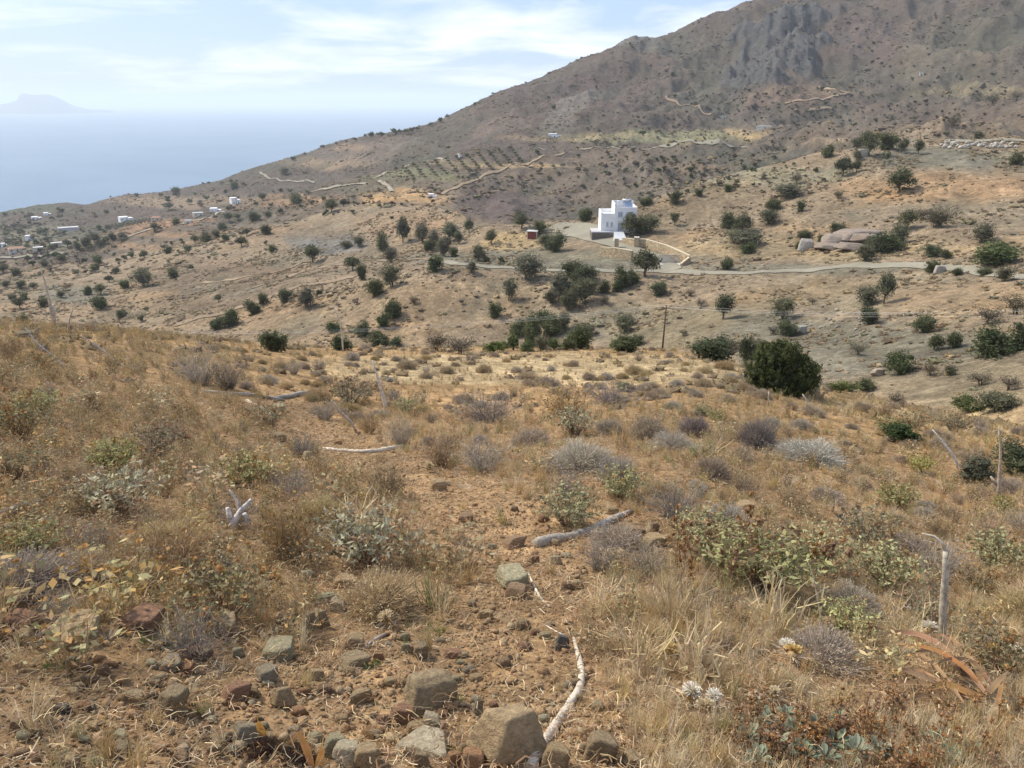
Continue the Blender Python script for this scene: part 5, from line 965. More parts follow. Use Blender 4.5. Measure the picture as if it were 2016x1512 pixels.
# gravel
m, nt = newmat('gravel'); M_GRAV = m; g = N(nt, 'ShaderNodeTexCoord').outputs['Object']; r = objrand(nt)
c = ramp(nt, r, (0, (.26, .16, .085)), (.3, (.36, .245, .135)), (.5, (.31, .19, .10)), (.68, (.40, .30, .18)), (.85, (.29, .225, .145)), (1, (.38, .22, .11)))
mat_out(nt, mixc(nt, 1.0, c, ramp(nt, noise(nt, 3, 5, .7, g), (.3, .7), (.7, 1.2)), 'MULTIPLY'), .95, noise(nt, 5, 4, .6, g), .4, .1, .15)
PEB.clear()
for i, sc in enumerate([(1, .8, .6), (1, .7, .4), (1, .9, .35), (1, .6, .5), (1, .5, .3), (.9, .8, .45)]):
    me_ = rock_mesh('pebble', 500 + i, 1, sc, .5); me_.materials.clear(); me_.materials.append(M_GRAV); PEB.append(me_)
for me_ in PEB:
    me_.vertices.foreach_set('co', (np.array([v.co[:] for v in me_.vertices]) * np.array([1, 1, .5])).ravel())
field(170000, 1.2, 16, 406, lambda px, py, x, y, d: np.clip(.10 + .9 * bare(px, py), 0, 1) * (.35 + .65 * sstep(-.15, .2, patch(x, y, .6, 11))), .55, PEB, 'gravel', (.007, .026), tilt=.4)
field(13000, 1.2, 18, 407, lambda px, py, x, y, d: np.clip(.10 + .9 * bare(px, py), 0, 1) * (.25 + .75 * sstep(-.1, .2, patch(x, y, .9, 13))), .6, PEB, 'small_stones', (.026, .062), tilt=.3)
# ------------------------------------------------------------------ labels told apart by place
FLM = [(1150,1050,'the grey log'),(1125,1390,'the long pale branch'),(990,1460,'the biggest boulder'),(846,1375,'the olive brown boulder'),(548,1288,'the pale flat slab'),(1012,1140,'the grey green slab'),(470,1015,'the bleached stump'),(1860,1180,'the standing dead stem'),(540,1485,'the dark moss clump'),(40,1003,'the grey branch on the left edge'),(1450,1110,'the yellow green sage bush'),(1780,1330,'the heap of orange leaves'),(860,1190,'the tall pale grass tuft'),(1140,905,'the biggest grey cushion'),(690,890,'the low pale branch'),(1590,890,'the pale silvery cushion'),(342,1385,'the upright olive stone'),(130,1255,'the long tan slab'),(750,760,'the white upright stick'),(1300,1400,'the cluster of thistle heads'),(960,800,'the dark twiggy bush'),(1540,725,'the largest dark bush'),(395,720,'the grey twig bush'),(60,840,'the left edge dark hollow'),(1880,1460,'the brown seed heads')]
_pl = place_label
def place_label(desc, px, py, lms=None): return _pl(desc, px, py, lms or FLM)
# ------------------------------------------------------------------ rocks told apart
SZ = lambda w: 'tiny' if w < 24 else 'small' if w < 36 else 'medium' if w < 56 else 'large'
for i, (px, py, w, h, col) in enumerate(FR):
    shp = 'flat stone' if h < .52 * w else 'angular rock' if h < .85 * w else 'blocky rock'
    spec = {0: 'biggest tan boulder with worn top lying beside the long pale branch', 1: 'large olive brown boulder with stained flank left of the path centre', 2: 'pale grey green flat slab lying alone on the gravel', 6: 'flat grey green slab propped on a brown stone in mid path', 55 + 1: 'long tan slab half buried under dry herbs at left'}.get(i)
    kk = 1.0; lab = spec or place_label(f'{SZ(w)} {CN[col]} {shp}', px, py - h / 2)
    if spec: USED[spec] = 1
    c_ = vary(col, r_); rock(px, py, w * 1.04, h * .95, c_, lab, 'loose rocks beside the path', r_.choice([ROCKS[2], ROCKS[4], ROCKS[7], ROCKS[1]]) if h < .52 * w else r_.choice(ROCKS), sink=.08, tilt=(r_.uniform(-.15, .1), r_.uniform(-.12, .12)), depth=r_.uniform(.65, .95), rnd=r_)
g_ = np.random.default_rng(77); cnt = 0
while cnt < 168:
    px, py = (g_.uniform(0, 2016) if cnt % 3 == 0 else g_.uniform(0, 1150)), 860 + 652 * g_.random() ** (.7 if cnt % 3 == 0 else .38)
    if g_.random() > .08 + .9 * float(bare(np.array(px), np.array(py))): continue
    w = g_.uniform(12, 34) * (.55 + .45 * (py - 860) / 652 + .1); col = [TAN, OLV, BRN, RED, ORG, GRY, GRN][g_.integers(7)]; c_ = vary(col, r_, .8, 1.1)
    rock(px, py, w, w * g_.uniform(.35, .7), c_, place_label(f'{"tiny" if w < 13 else "small"} {CN[col]} stone', px, py), 'small stones scattered in the path gravel', r_.choice(ROCKL), sink=.2, rnd=r_, name='stone'); cnt += 1
# ------------------------------------------------------------------ sticks, log, branches
def at_px(px, py, d):
    a, t = ray(px, py); return Vector((d * math.sin(a), d * math.cos(a), d * float(t) + EYE))
def lying(name, pts, rpx, col, label, cat='branch', group=None, n=10, lift=.6, rough=.05, forks=(), seed=1):
    """pts: photo pixels of places the stick touches; rpx: half widths in photo pixels"""
    P = []; R = []
    for i in range(len(pts) - 1):
        for s in range(3): f = s / 3; P.append((pts[i][0] * (1 - f) + pts[i + 1][0] * f, pts[i][1] * (1 - f) + pts[i + 1][1] * f)); R.append(rpx[i] * (1 - f) + rpx[i + 1] * f)
    P.append(pts[-1]); R.append(rpx[-1]); Q = np.array(P, float)
    for _ in range(2): Q[1:-1] = .25 * Q[:-2] + .5 * Q[1:-1] + .25 * Q[2:]
    H_ = hit(Q[:, 0], Q[:, 1]); rr_ = [r * pxm(h) for r, h in zip(R, H_)]; r2 = random.Random(seed); rr_ = [r * r2.uniform(.9, 1.1) for r in rr_]; W = [Vector(h) + Vector((0, 0, r * lift + abs(r2.gauss(0, r * .12)))) for h, r in zip(H_, rr_)]
    o0 = W[0].copy(); mb = MB(); mb.tube([w - o0 for w in W], rr_, n, rough=rough, seed=seed)
    for (i, dpx, dz, ln, rr0) in forks:
        b = W[int(i * (len(W) - 1))] - o0; dr_ = Vector((dpx, 0.15, dz)).normalized(); mb.tube([b, b + dr_ * ln * .5 + Vector((0, .01, 0)), b + dr_ * ln], [rr0, rr0 * .7, rr0 * .3], 6, rough=.1, seed=seed + 1)
    o = link(name, mb.mesh(name, M_WOOD, True), None, tuple(o0), col); return tag(o, label, cat, group)
GW, PW, BW = (.34, .30, .25), (.56, .48, .38), (.30, .22, .15)
lying('log', [(1054,1078),(1085,1068),(1125,1062),(1165,1050),(1200,1030),(1243,1009)], [11, 11, 9.5, 9, 8, 4.5], GW, 'grey weathered curved log with sawn end lying across the path', 'log', n=14, seed=3)
lying('branch', [(1046,1518),(1062,1478),(1095,1432),(1118,1395),(1143,1360),(1146,1325),(1138,1290),(1128,1254)], [13, 12, 9, 8.5, 8.5, 7, 5, 3], PW, 'long pale sinuous bare branch lying down the lower path', n=12, seed=4, forks=((.02, .9, .1, .03, .008),))
lying('twig', [(1040,1128),(1052,1158),(1064,1180),(1082,1196)], [1.5, 2.2, 2.6, 1.6], (.62, .56, .46), 'thin white twig hooked over the grey green slab', 'twig', seed=5, lift=1)
lying('twig', [(1071,1230),(1090,1242),(1110,1252)], [1.2, 1.6, 1.4], (.62, .56, .46), 'short white twig pointing at the dark blue grey stone', 'twig', seed=6, lift=1)
lying('twig', [(715,1282),(735,1262),(756,1252),(774,1247)], [2, 3.5, 4, 3], (.33, .30, .27), 'short curved grey stick among the stones left of the path', 'twig', seed=7)
lying('branch', [(636,886),(680,890),(730,892),(770,886),(795,880)], [4, 4, 4, 5, 4], PW, 'low pale branch lying under the small twiggy bush', seed=8)
lying('branch', [(0,1020),(25,1007),(60,996),(98,984)], [9, 8, 7, 4], (.36, .34, .32), 'grey weathered branch entering at the left edge', seed=9)
lying('branch', [(545,786),(575,782),(605,776),(632,780)], [4, 5, 5, 3], GW, 'dark grey branch lying left of the path far up', seed=10)
lying('branch', [(486,790),(510,803),(536,820)], [3, 4, 3], (.6, .52, .42), 'short pale stick lying on the slope above the shallow rock steps', seed=11)
lying('branch', [(400,772),(450,778),(500,780),(560,790)], [3, 4, 4, 3], GW, 'long grey branch half hidden in the herbs', seed=12)
lying('branch', [(75,1262),(120,1240),(170,1222),(205,1214)], [4, 5, 4, 3], (.42, .39, .35), 'grey stick leaning over the long tan slab', seed=13, lift=3)
lying('branch', [(1860,1232),(1900,1248),(1950,1262),(2016,1275)], [4, 6, 6, 5], (.36, .34, .31), 'thick grey branch lying behind the orange leaves at right', seed=14)
lying('branch', [(1780,1195),(1810,1210),(1842,1226)], [4, 5, 3], (.33, .31, .30), 'short grey stick left of the standing dead stem', seed=15)
lying('twig', [(290,1262),(320,1280),(350,1292),(385,1302)], [2, 2, 2.4, 2], (.58, .47, .33), 'bent straw coloured stick on the left gravel', 'twig', seed=16, lift=2)
lying('branch', [(20,1140),(40,1155),(62,1170)], [4, 5, 3], (.48, .38, .26), 'short tan stick on the red rock at the left edge', seed=17, lift=4)
lying('branch', [(56,1072),(75,1048),(112,1022)], [4, 8, 6], (.46, .35, .22), 'pale dry flower stalk below the left edge branch', seed=18, lift=2)
lying('branch', [(0,1085),(30,1088),(66,1097)], [4, 5, 3], (.45, .34, .22), 'tan dry stalk pointing at the small brown rock', seed=19, lift=1.5)
def standing(name, pts, rpx, col, label, cat='dead stem', dy=0.0, n=8, forks=(), seed=1, group=None, dfix=None):
    rpx = [q * (.68 if pts[0][0] < 720 else .9) for q in rpx]; b = hit(*pts[0])[0]; d = float(np.hypot(b[0], b[1])); kk = pxm(b); W = [Vector(b) - Vector((0, 0, .04))]; m_ = len(pts); R = [rpx[0] * kk]
    for i in range(1, m_):
        for s in (.5, 1.0):
            q = (pts[i - 1][0] * (1 - s) + pts[i][0] * s, pts[i - 1][1] * (1 - s) + pts[i][1] * s); W.append(at_px(q[0], q[1], d * (1 + dy * (i - 1 + s) / m_))); R.append((rpx[i - 1] * (1 - s) + rpx[i] * s) * kk)
    o0 = Vector(b); mb = MB(); mb.tube([w - o0 for w in W], R, n, rough=.15, seed=seed); root = link(name, mb.mesh(name, M_WOOD, True), None, tuple(o0), col)
    for f in forks:
        mb = MB(); Q = [at_px(q[0], q[1], d) - o0 for q in f[0]]; mb.tube(Q, [f[1] * kk * (1 - .6 * i / len(Q)) for i in range(len(Q))], 6, rough=.1, seed=seed); c_ = link('side_twig', mb.mesh('side_twig', M_WOOD, True), root, None, col)
    return tag(root, label, cat, group)
DS = 'bare dead stems standing in the scrub'
standing('dead_stem', [(1853,1283),(1857,1200),(1861,1130),(1862,1085)], [8, 7.5, 6.5, 5], (.44, .385, .30), 'thick standing dead fennel stem with bent top at the right', forks=(([(1862, 1090), (1858, 1072), (1840, 1056), (1815, 1050)], 3.2), ([(1864, 1100), (1868, 1085), (1866, 1068)], 2)), seed=21, group=DS)
standing('dead_stem', [(108,646),(98,600),(90,560),(80,528)], [4, 3.6, 2.6, 1], (.52, .45, .36), 'tallest pale dead stem standing on the left crest', seed=22, forks=(([(108, 650), (106, 620), (104, 600)], 4),), group=DS)
standing('dead_stem', [(132,660),(137,630),(143,606)], [3, 2.4, 1.5], (.5, .4, .3), 'short tan dead stem standing right of the tallest one', seed=23, group=DS)
standing('dead_stem', [(132,728),(105,702),(72,676),(50,645)], [3.4, 3.2, 2.6, 1.2], (.56, .5, .42), 'slanting white branch leaning up at far left', seed=24, group=DS)
standing('dead_stem', [(243,722),(215,700),(190,680),(158,660)], [3.4, 3, 2.4, 1.0], (.58, .50, .42), 'slanting white branch leaning over scrub below the left crest', seed=25, group=DS)
standing('dead_stem', [(675,692),(674,665),(668,630),(655,600)], [2.4, 2.2, 1.6, .8], (.6, .53, .42), 'slim pale dead stem standing against the tan hillside', seed=26, forks=(([(673, 655), (677, 640), (684, 628)], 1),), group=DS)
standing('dead_stem', [(762,812),(754,780),(744,745),(733,710)], [4, 3.4, 2.6, 1.5], (.66, .58, .5), 'white upright stick standing in the centre of the scrub', seed=27, group=DS)
standing('dead_stem', [(704,852),(690,830),(668,808),(652,788)], [3.5, 4, 4, 1.5], (.48, .40, .33), 'leaning tan branch left of the white upright stick', seed=28, group=DS)
standing('dead_stem', [(1892,928),(1875,895),(1856,870),(1836,846)], [3.5, 3.2, 2.4, 1.2], (.60, .54, .46), 'pale leaning bare branch on the right golden slope', seed=29, group=DS)
standing('dead_stem', [(1966,985),(1968,940),(1970,890),(1966,840)], [4.5, 3.6, 2.4, 1.4], (.42, .34, .26), 'forked brown dead stem near the right edge', seed=30, forks=(([(1966, 960), (1956, 945), (1950, 938)], 3), ([(1967, 972), (1980, 982)], 3), ([(1969, 880), (1976, 868), (1984, 862)], 1.5)), group=DS)
standing('dead_stem', [(1594,800),(1588,788),(1580,776)], [2.5, 2, 1.2], (.56, .5, .42), 'short forked pale stick at the foot of the largest dark bush', seed=31, group=DS)
standing('dead_stem', [(500,798),(512,790)], [3, 2], (.5, .44, .36), 'stub of a pale stick beside the shallow rock steps', seed=32, group=DS)
standing('dead_stem', [(1186,842),(1178,818),(1168,795)], [1.3, 1.2, .7], (.55, .42, .25), 'thin dry flower stalk behind the paired cushions', seed=33, group=DS)
standing('dead_stem', [(1229,878),(1226,845),(1219,812)], [1.3, 1.2, .7], (.55, .42, .25), 'thin dry flower stalk left of the round brown cushion', seed=34, group=DS)
standing('dead_stem', [(1623,1262),(1614,1200),(1600,1130),(1588,1100)], [2.0, 1.8, 1.3, .8], (.62, .52, .34), 'thin straw coloured stalk rising in front of the sage bush', seed=35, group=DS)
standing('dead_stem', [(1513,798),(1513,785),(1514,770)], [1.6, 1.4, 1.2], (.52, .44, .33), 'short pale peg on the slope left of the largest dark bush', seed=36, group=DS)
# bleached stump
b = hit(458, 1050)[0]; kk = pxm(b); d = float(np.hypot(b[0], b[1])); o0 = Vector(b); root = link('stump', None, None, tuple(o0)); tag(root, 'bleached white split stump with ragged prongs in brown herbs', 'stump')
for i, (pts, r) in enumerate([([(452, 1052), (460, 1028), (475, 1004), (494, 984)], 8), ([(462, 1040), (452, 1018), (448, 1000)], 6), ([(480, 1012), (488, 1030), (492, 1046)], 5), ([(470, 1015), (466, 985), (452, 965)], 2.5)]):
    mb = MB(); mb.tube([at_px(q[0], q[1], d * (1 + .003 * i)) - o0 for q in pts], [r * kk * (1 - .22 * j) for j in range(len(pts))], 8, rough=.3, seed=i); link('prong', mb.mesh('prong', M_WOOD, True), root, None, (.62, .57, .52))
# ------------------------------------------------------------------ shrubs told apart: px, base y, width, height, mesh, name, description
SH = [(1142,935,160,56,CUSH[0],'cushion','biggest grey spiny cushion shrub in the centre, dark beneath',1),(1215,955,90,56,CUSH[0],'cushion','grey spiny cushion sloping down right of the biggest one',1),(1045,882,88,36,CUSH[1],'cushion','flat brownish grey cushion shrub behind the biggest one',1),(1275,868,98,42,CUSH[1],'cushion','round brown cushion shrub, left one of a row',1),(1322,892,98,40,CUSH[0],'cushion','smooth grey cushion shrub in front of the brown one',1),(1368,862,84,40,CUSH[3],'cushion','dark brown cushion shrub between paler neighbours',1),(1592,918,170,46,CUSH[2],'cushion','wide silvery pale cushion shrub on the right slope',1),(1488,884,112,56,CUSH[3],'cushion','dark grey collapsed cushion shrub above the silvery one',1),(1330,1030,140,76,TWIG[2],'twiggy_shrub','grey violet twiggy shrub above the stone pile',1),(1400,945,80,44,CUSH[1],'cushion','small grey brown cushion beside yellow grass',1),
 (790,884,84,60,TWIG[1],'twiggy_shrub','small grey twiggy shrub over the low pale branch',1),(962,836,150,66,TWIG[2],'twiggy_shrub','dark grey twiggy shrub in mid slope',1),(1130,862,90,60,PHLO[3],'leafy_shrub','small silvery leaved shrub behind the biggest cushion',1),(395,760,150,80,TWIG[4],'twiggy_shrub','pale grey bare twig shrub on the left slope',1),(450,770,90,56,TWIG[2],'twiggy_shrub','dark twig shrub beside the pale grey one',1),(1480,1185,270,130,PHLO[0],'leafy_shrub','large yellow green sage like bush with brown heads',1),(1600,1140,160,100,PHLO[1],'leafy_shrub','pale green leafy bush right of the large sage bush',1),(1118,1050,130,86,PHLO[1],'leafy_shrub','pale leafy sage bush touching the grey log',1),(1838,1150,170,90,TWIG[1],'twiggy_shrub','grey twiggy cushion behind the standing dead stem',1),(1950,1130,130,80,PHLO[1],'leafy_shrub','grey green leafy bush at the right edge',1),
 (760,985,140,76,TWIG[3],'twiggy_shrub','reddish brown dry bush left of the path',1),(720,1130,200,120,PHLO[3],'leafy_shrub','grey leaved sage bush left of the path',1),(1120,830,180,60,TWIG[3],'twiggy_shrub','broad brown bush behind the silvery leaved shrub',1),(690,800,120,50,PHLO[2],'leafy_shrub','dark olive leafy bush left of the white stick',1),(1200,800,130,46,TWIG[2],'twiggy_shrub','violet brown low shrub in the middle distance',1),(870,925,130,62,TWIG[3],'twiggy_shrub','dry grey herb bush above the path bend',1),(950,935,130,66,TWIG[1],'twiggy_shrub','loose grey twig shrub left of the biggest cushion',1),(1390,910,110,54,TUFT[4],'grass_tussock','yellow green grassy tussock right of the smooth cushion',1),(640,830,80,40,TWIG[1],'twiggy_shrub','small grey shrub by the upper stone steps',1),(860,1215,110,110,TUFT[4],'grass_tuft','tall pale grass tuft with green base left of the slab',1),(1180,1215,90,70,TUFT[2],'grass_tuft','loose straw grass tuft right of the slab',1),
 (1260,1330,190,120,TUFT[0],'grass_tuft','broad straw tuft right of the long pale branch',1),(590,1230,90,110,TUFT[3],'grass_tuft','yellow brown upright grass tuft left of the flat slab',1),(1920,955,90,62,PROTO['g'][0][0],'evergreen_bush','dark green bush on the right edge of the slope',1),(1995,935,90,62,PROTO['b'][1][0],'evergreen_bush','dark evergreen bush behind the forked dead stem',1),(1232,772,36,20,PROTO['y'][0][0],'green_shrub','tiny bright green shrub on the golden crest',1),(1560,1010,110,50,TWIG[3],'twiggy_shrub','low brown shrub beyond the sage bush',1),(1700,1090,150,90,PHLO[2],'leafy_shrub','greyish leafy bush left of the dead stem',1),(40,870,150,90,PHLO[2],'leafy_shrub','dark olive leafy bush at the left edge',1),(240,1020,200,90,PHLO[3],'leafy_shrub','silvery leaved bush above the left rocks',1),(350,1160,240,120,TWIG[3],'leafy_shrub','tall dry sage bush above the left gravel',1),(570,1120,200,130,TWIG[3],'twiggy_shrub','brown twiggy bush right of the bleached stump',1)]
def shrub(px, py, w, h, me_, nm, label, cat='shrub', group=None, rnd=r_):
    p = hit(px, py)[0]; kk = pxm(p); W = w * kk; hm = max(v.co.z for v in me_.vertices) or 1; wm = max(abs(v.co.x) for v in me_.vertices) * 2
    p[0] += .3 * W * p[0] / np.hypot(p[0], p[1]); p[1] += .3 * W * p[1] / np.hypot(p[0], p[1]); o = link(nm, me_, None, (p[0], p[1], float(height(p[0], p[1])[0]) - .01)); s = W / wm * 1.25
    o.scale = (s, s * rnd.uniform(.75, 1.05), h * kk * 1.18 / hm); o.rotation_euler.z = rnd.uniform(0, 6.28); return tag(o, label, cat, group)
big = {}
def shrub_fast(*a, **k): return shrub(*a, **k)
_MX = {}
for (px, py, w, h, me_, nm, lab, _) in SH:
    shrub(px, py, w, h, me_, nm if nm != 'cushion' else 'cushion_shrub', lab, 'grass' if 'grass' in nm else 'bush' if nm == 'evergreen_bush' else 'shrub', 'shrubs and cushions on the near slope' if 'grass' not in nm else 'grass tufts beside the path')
# fillers: less conspicuous shrubs of the near slope
g_ = np.random.default_rng(91); cnt = 0; tries = 0; taken = [(s[0], s[1], s[2]) for s in SH]
KINDS = {'herb': (HERB, 'dry_herb', 'dry brown herb bush'), 'phlo': (PHLO[:3], 'leafy_shrub', 'dry sage like leafy shrub'), 'twig': (TWIG[:4], 'twiggy_shrub', 'bare twiggy shrub'), 'cush': (CUSH[:2] + CUSH[4:], 'cushion_shrub', 'small spiny cushion shrub'), 'gras': (TUFT[:4], 'grass_tuft', 'straw coloured grass tuft')}
while cnt < 215 and tries < 6000:
    tries += 1; px = g_.uniform(-20, 2036); py = 705 + 640 * g_.random() ** .95; p = hit(px, py)[0]; d = math.hypot(p[0], p[1])
    if d < 2.6 or d > float(crestd(px)) * .98 or g_.random() < float(bare(np.array(px), np.array(py))) * 1.15: continue
    left = px < 700; k = g_.random(); kd = ('herb' if k < .5 else 'phlo' if k < .64 else 'twig' if k < .9 else 'cush') if left else ('cush' if k < .34 else 'twig' if k < .56 else 'phlo' if k < .76 else 'herb' if k < .9 else 'gras')
    if py < 790 and px > 500: kd = 'cush' if k < .75 else 'twig'
    W = (g_.uniform(.22, .50) if kd != 'phlo' else g_.uniform(.3, .55)) * (1.0 + .02 * d); w = W / pxm(p)
    if any(abs(px - t[0]) < (w + t[2]) * .30 and abs(py - t[1]) < (w + t[2]) * .16 for t in taken): continue
    taken.append((px, py, w)); ms, nm, ds = KINDS[kd]; me_ = ms[g_.integers(len(ms))]; hr = {'herb': .75, 'phlo': .62, 'twig': .55, 'cush': .42, 'gras': .9}[kd]
    sz = 'small' if w < 60 else 'medium' if w < 120 else 'broad'; lab = place_label(f'{sz} {ds}', px, py) 
    shrub(px, py, w, w * hr, me_, nm, lab, 'shrub' if kd != 'gras' else 'grass', 'scattered dry shrubs of the near slope'); cnt += 1
print('shrubs', cnt, tries)
# ------------------------------------------------------------------ the largest dark bush
def big_bush():
    g_ = np.random.default_rng(5); Ls = [(0, 0, .45, .36), (-.24, .05, .42, .30), (.24, -.02, .36, .30), (-.14, -.12, .60, .27), (.12, .08, .58, .26), (.02, -.2, .32, .32), (-.34, -.05, .38, .22), (.34, .05, .28, .24), (-.02, -.05, .70, .2), (-.24, .05, .64, .19), (.28, -.1, .46, .2), (-.12, -.2, .3, .28), (.16, -.2, .24, .26), (-.28, -.1, .24, .2)]
    n = 900; C_ = []; Pc = []
    for i in range(n):
        x, y, z, r = Ls[g_.integers(len(Ls))]; u = g_.normal(size=3); u /= np.linalg.norm(u); p = np.array([x, y, z]) + u * r * g_.uniform(.75, 1.08) * np.array([.9, .9, .85]); m_ = 34; up = np.array([u[0] * .3, u[1] * .3, 1]); up /= np.linalg.norm(up)
        t = g_.uniform(-.5, .5, m_)[:, None]; pts = p + up * t * .09 + g_.normal(0, .013, (m_, 3)) * (1.2 - t); kk = g_.uniform(.6, 1.4); c0 = np.array((.085, .105, .038)) if g_.random() < .55 else np.array((.145, .155, .055)); Pc.append(pts); C_.append(np.repeat((c0 * kk)[None], m_, 0))
    Pc = np.concatenate(Pc); C_ = np.concatenate(C_) * g_.uniform(.75, 1.25, (len(Pc), 1)); Pc[:, 2] = np.maximum(Pc[:, 2], .03); V, F = leaves(Pc, .0135, g_, 2.4, .8); parts_ = [(V, F, np.repeat(C_, 4, 0))]
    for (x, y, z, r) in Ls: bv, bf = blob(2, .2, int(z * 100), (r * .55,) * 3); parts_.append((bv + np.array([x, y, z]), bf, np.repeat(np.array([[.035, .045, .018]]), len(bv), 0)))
    return pack('crown', parts_, M_LEAF)
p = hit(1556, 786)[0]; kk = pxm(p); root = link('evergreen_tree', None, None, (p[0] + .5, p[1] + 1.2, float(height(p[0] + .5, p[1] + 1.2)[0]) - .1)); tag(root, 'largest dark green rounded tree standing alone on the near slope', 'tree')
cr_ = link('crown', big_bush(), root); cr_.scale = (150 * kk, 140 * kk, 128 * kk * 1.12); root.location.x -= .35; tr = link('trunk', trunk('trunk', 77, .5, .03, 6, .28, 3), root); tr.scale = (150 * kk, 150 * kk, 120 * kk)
p = hit(1772, 872)[0]; kk = pxm(p); o = shrub(1768, 874, 78, 44, crown('small_bush', 88, (.05, .075, .025), 2200, 8, .5, .45, .04, .8, col2=(.08, .09, .04)), 'evergreen_bush', 'small dark green bush drooping right on the golden slope', 'bush')
# ------------------------------------------------------------------ thistles, fallen leaves, sage rosettes, seed heads
def thistle(seed, cf, hd=1):
    g_ = np.random.default_rng(seed); n = 150; u = g_.normal(size=(n, 3)); u[:, 2] = np.abs(u[:, 2]) * 1.0 + .1; u /= np.linalg.norm(u, axis=1)[:, None]; c0 = np.array([0, 0, .42]); a = c0 + u * .10; b = c0 + u * g_.uniform(.30, .42, (n, 1)) * np.array([1, 1, .8])
    puff = ribbons(np.stack([a, (a + b) / 2, b], 1), g_.uniform(.035, .06, n), jit(cf, n, g_, .15), g_, False); bv, bf = blob(2, .1, seed, (.22, .22, .2)); cup = (bv + np.array([0, 0, .28]), bf, jit((.40, .26, .12), len(bv), g_))
    m_ = 26; an = g_.uniform(0, 6.283, m_); e = np.stack([np.cos(an) * .75, np.sin(an) * .75, g_.uniform(.02, .45, m_)], 1) * g_.uniform(.6, 1.1, (m_, 1)); s = np.zeros((m_, 3)) + np.array([0, 0, .12]); sp = ribbons(np.stack([s, (s + e) / 2 + np.array([0, 0, .08]), e], 1), g_.uniform(.03, .06, m_), jit((.60, .52, .40), m_, g_, .2), g_)
    st = ribbons(np.array([[[0, 0, .2], [.02, 0, -.1], [.05, .02, -.5]]]), np.array([.07]), jit((.45, .36, .24), 1, g_), g_, False)
    return puff, cup, sp, st
M_PUFF = plant_mat('thistle_down', .3, .1, .0)
TH = {}
for nm, cf in (('white', (.76, .71, .60)), ('yellow', (.68, .50, .20)), ('cream', (.62, .52, .35))):
    puff, cup, sp, st = thistle(hash(nm) % 97 if False else len(nm), cf); TH[nm] = (pack('flower_head', [puff], M_PUFF), pack('spiny_cup', [cup, sp, st], M_DRY))
for (px, py, w, kd) in [(1557,1310,34,'yellow'),(1546,1294,30,'white'),(1318,1294,27,'yellow'),(1714,1250,28,'cream'),(1829,1262,32,'white'),(1947,1300,28,'yellow'),(1995,1302,26,'white'),(1693,1290,20,'cream'),(1361,1388,38,'white'),(1406,1390,32,'white'),(1392,1420,36,'cream'),(1490,1394,28,'white'),(1524,1384,26,'cream'),(720,1192,32,'white'),(768,1236,30,'cream'),(840,930,18,'cream'),(1928,1372,30,'cream')]:
    p = hit(px, py)[0]; kk = pxm(p); s = w * kk / .8; t = link('thistle', None, None, (p[0], p[1], p[2] + .02)); s *= 1.2; t.scale = (s, s, s); t.rotation_euler = (r_.uniform(-.5, .3), r_.uniform(-.4, .4), r_.uniform(0, 6)); tag(t, place_label(f'dried thistle with {kd} downy head', px, py), 'thistle', 'dried thistles'); a, b = TH[kd]; link('flower_head', a, t); link('spiny_cup', b, t)
# heap of orange brown fallen leaves, each a curled strap
def strap(name, P, w, col, parent, n=14, side=None):
    P = [Vector(p) for p in P]; k = len(P); T = np.linspace(0, 1, n); A = np.array([p[:] for p in P]); tt = np.linspace(0, 1, k); Q = np.stack([np.interp(T, tt, A[:, i]) for i in range(3)], 1)
    for _ in range(2): Q[1:-1] = .25 * Q[:-2] + .5 * Q[1:-1] + .25 * Q[2:]
    ww = w * (np.sin(np.clip(T * 1.15 + .12, 0, 1) * math.pi) ** .5 * .9 + .1); tn = np.gradient(Q, axis=0); s = np.cross(tn, np.array([0, 0, 1.0])); s /= np.linalg.norm(s, axis=1)[:, None] + 1e-6; tw = np.linspace(0, 1.2, n); s = s * np.cos(tw)[:, None] + np.array([0, 0, 1.0]) * np.sin(tw)[:, None]
    if side is not None: s = np.array(side)[None] * np.cos(tw * .6)[:, None] + np.array([0, 1.0, 0]) * np.sin(tw * .6)[:, None]
    up = np.array([0, 0, 1.0]); V = np.concatenate([Q - s * ww[:, None] / 2 + up * ww[:, None] * .22, Q, Q + s * ww[:, None] / 2 + up * ww[:, None] * .22]); I = np.arange(3 * n).reshape(3, n); F = np.concatenate([np.stack([I[j, :-1], I[j + 1, :-1], I[j + 1, 1:], I[j, 1:]], -1) for j in (0, 1)])
    g2 = np.random.default_rng(int(abs(w) * 1e5) % 1000); C_ = jit(col, n, g2, .15); me_ = mesh_np(name, V, F, M_DRY, np.concatenate([C_, C_ * .85, C_])); return link(name, me_, parent)
b = hit(1800, 1400)[0]; o0 = Vector(b); heap = link('dry_leaf_heap', None, None, tuple(o0)); tag(heap, 'heap of long curled orange brown dry leaves at the lower right', 'dead plant')
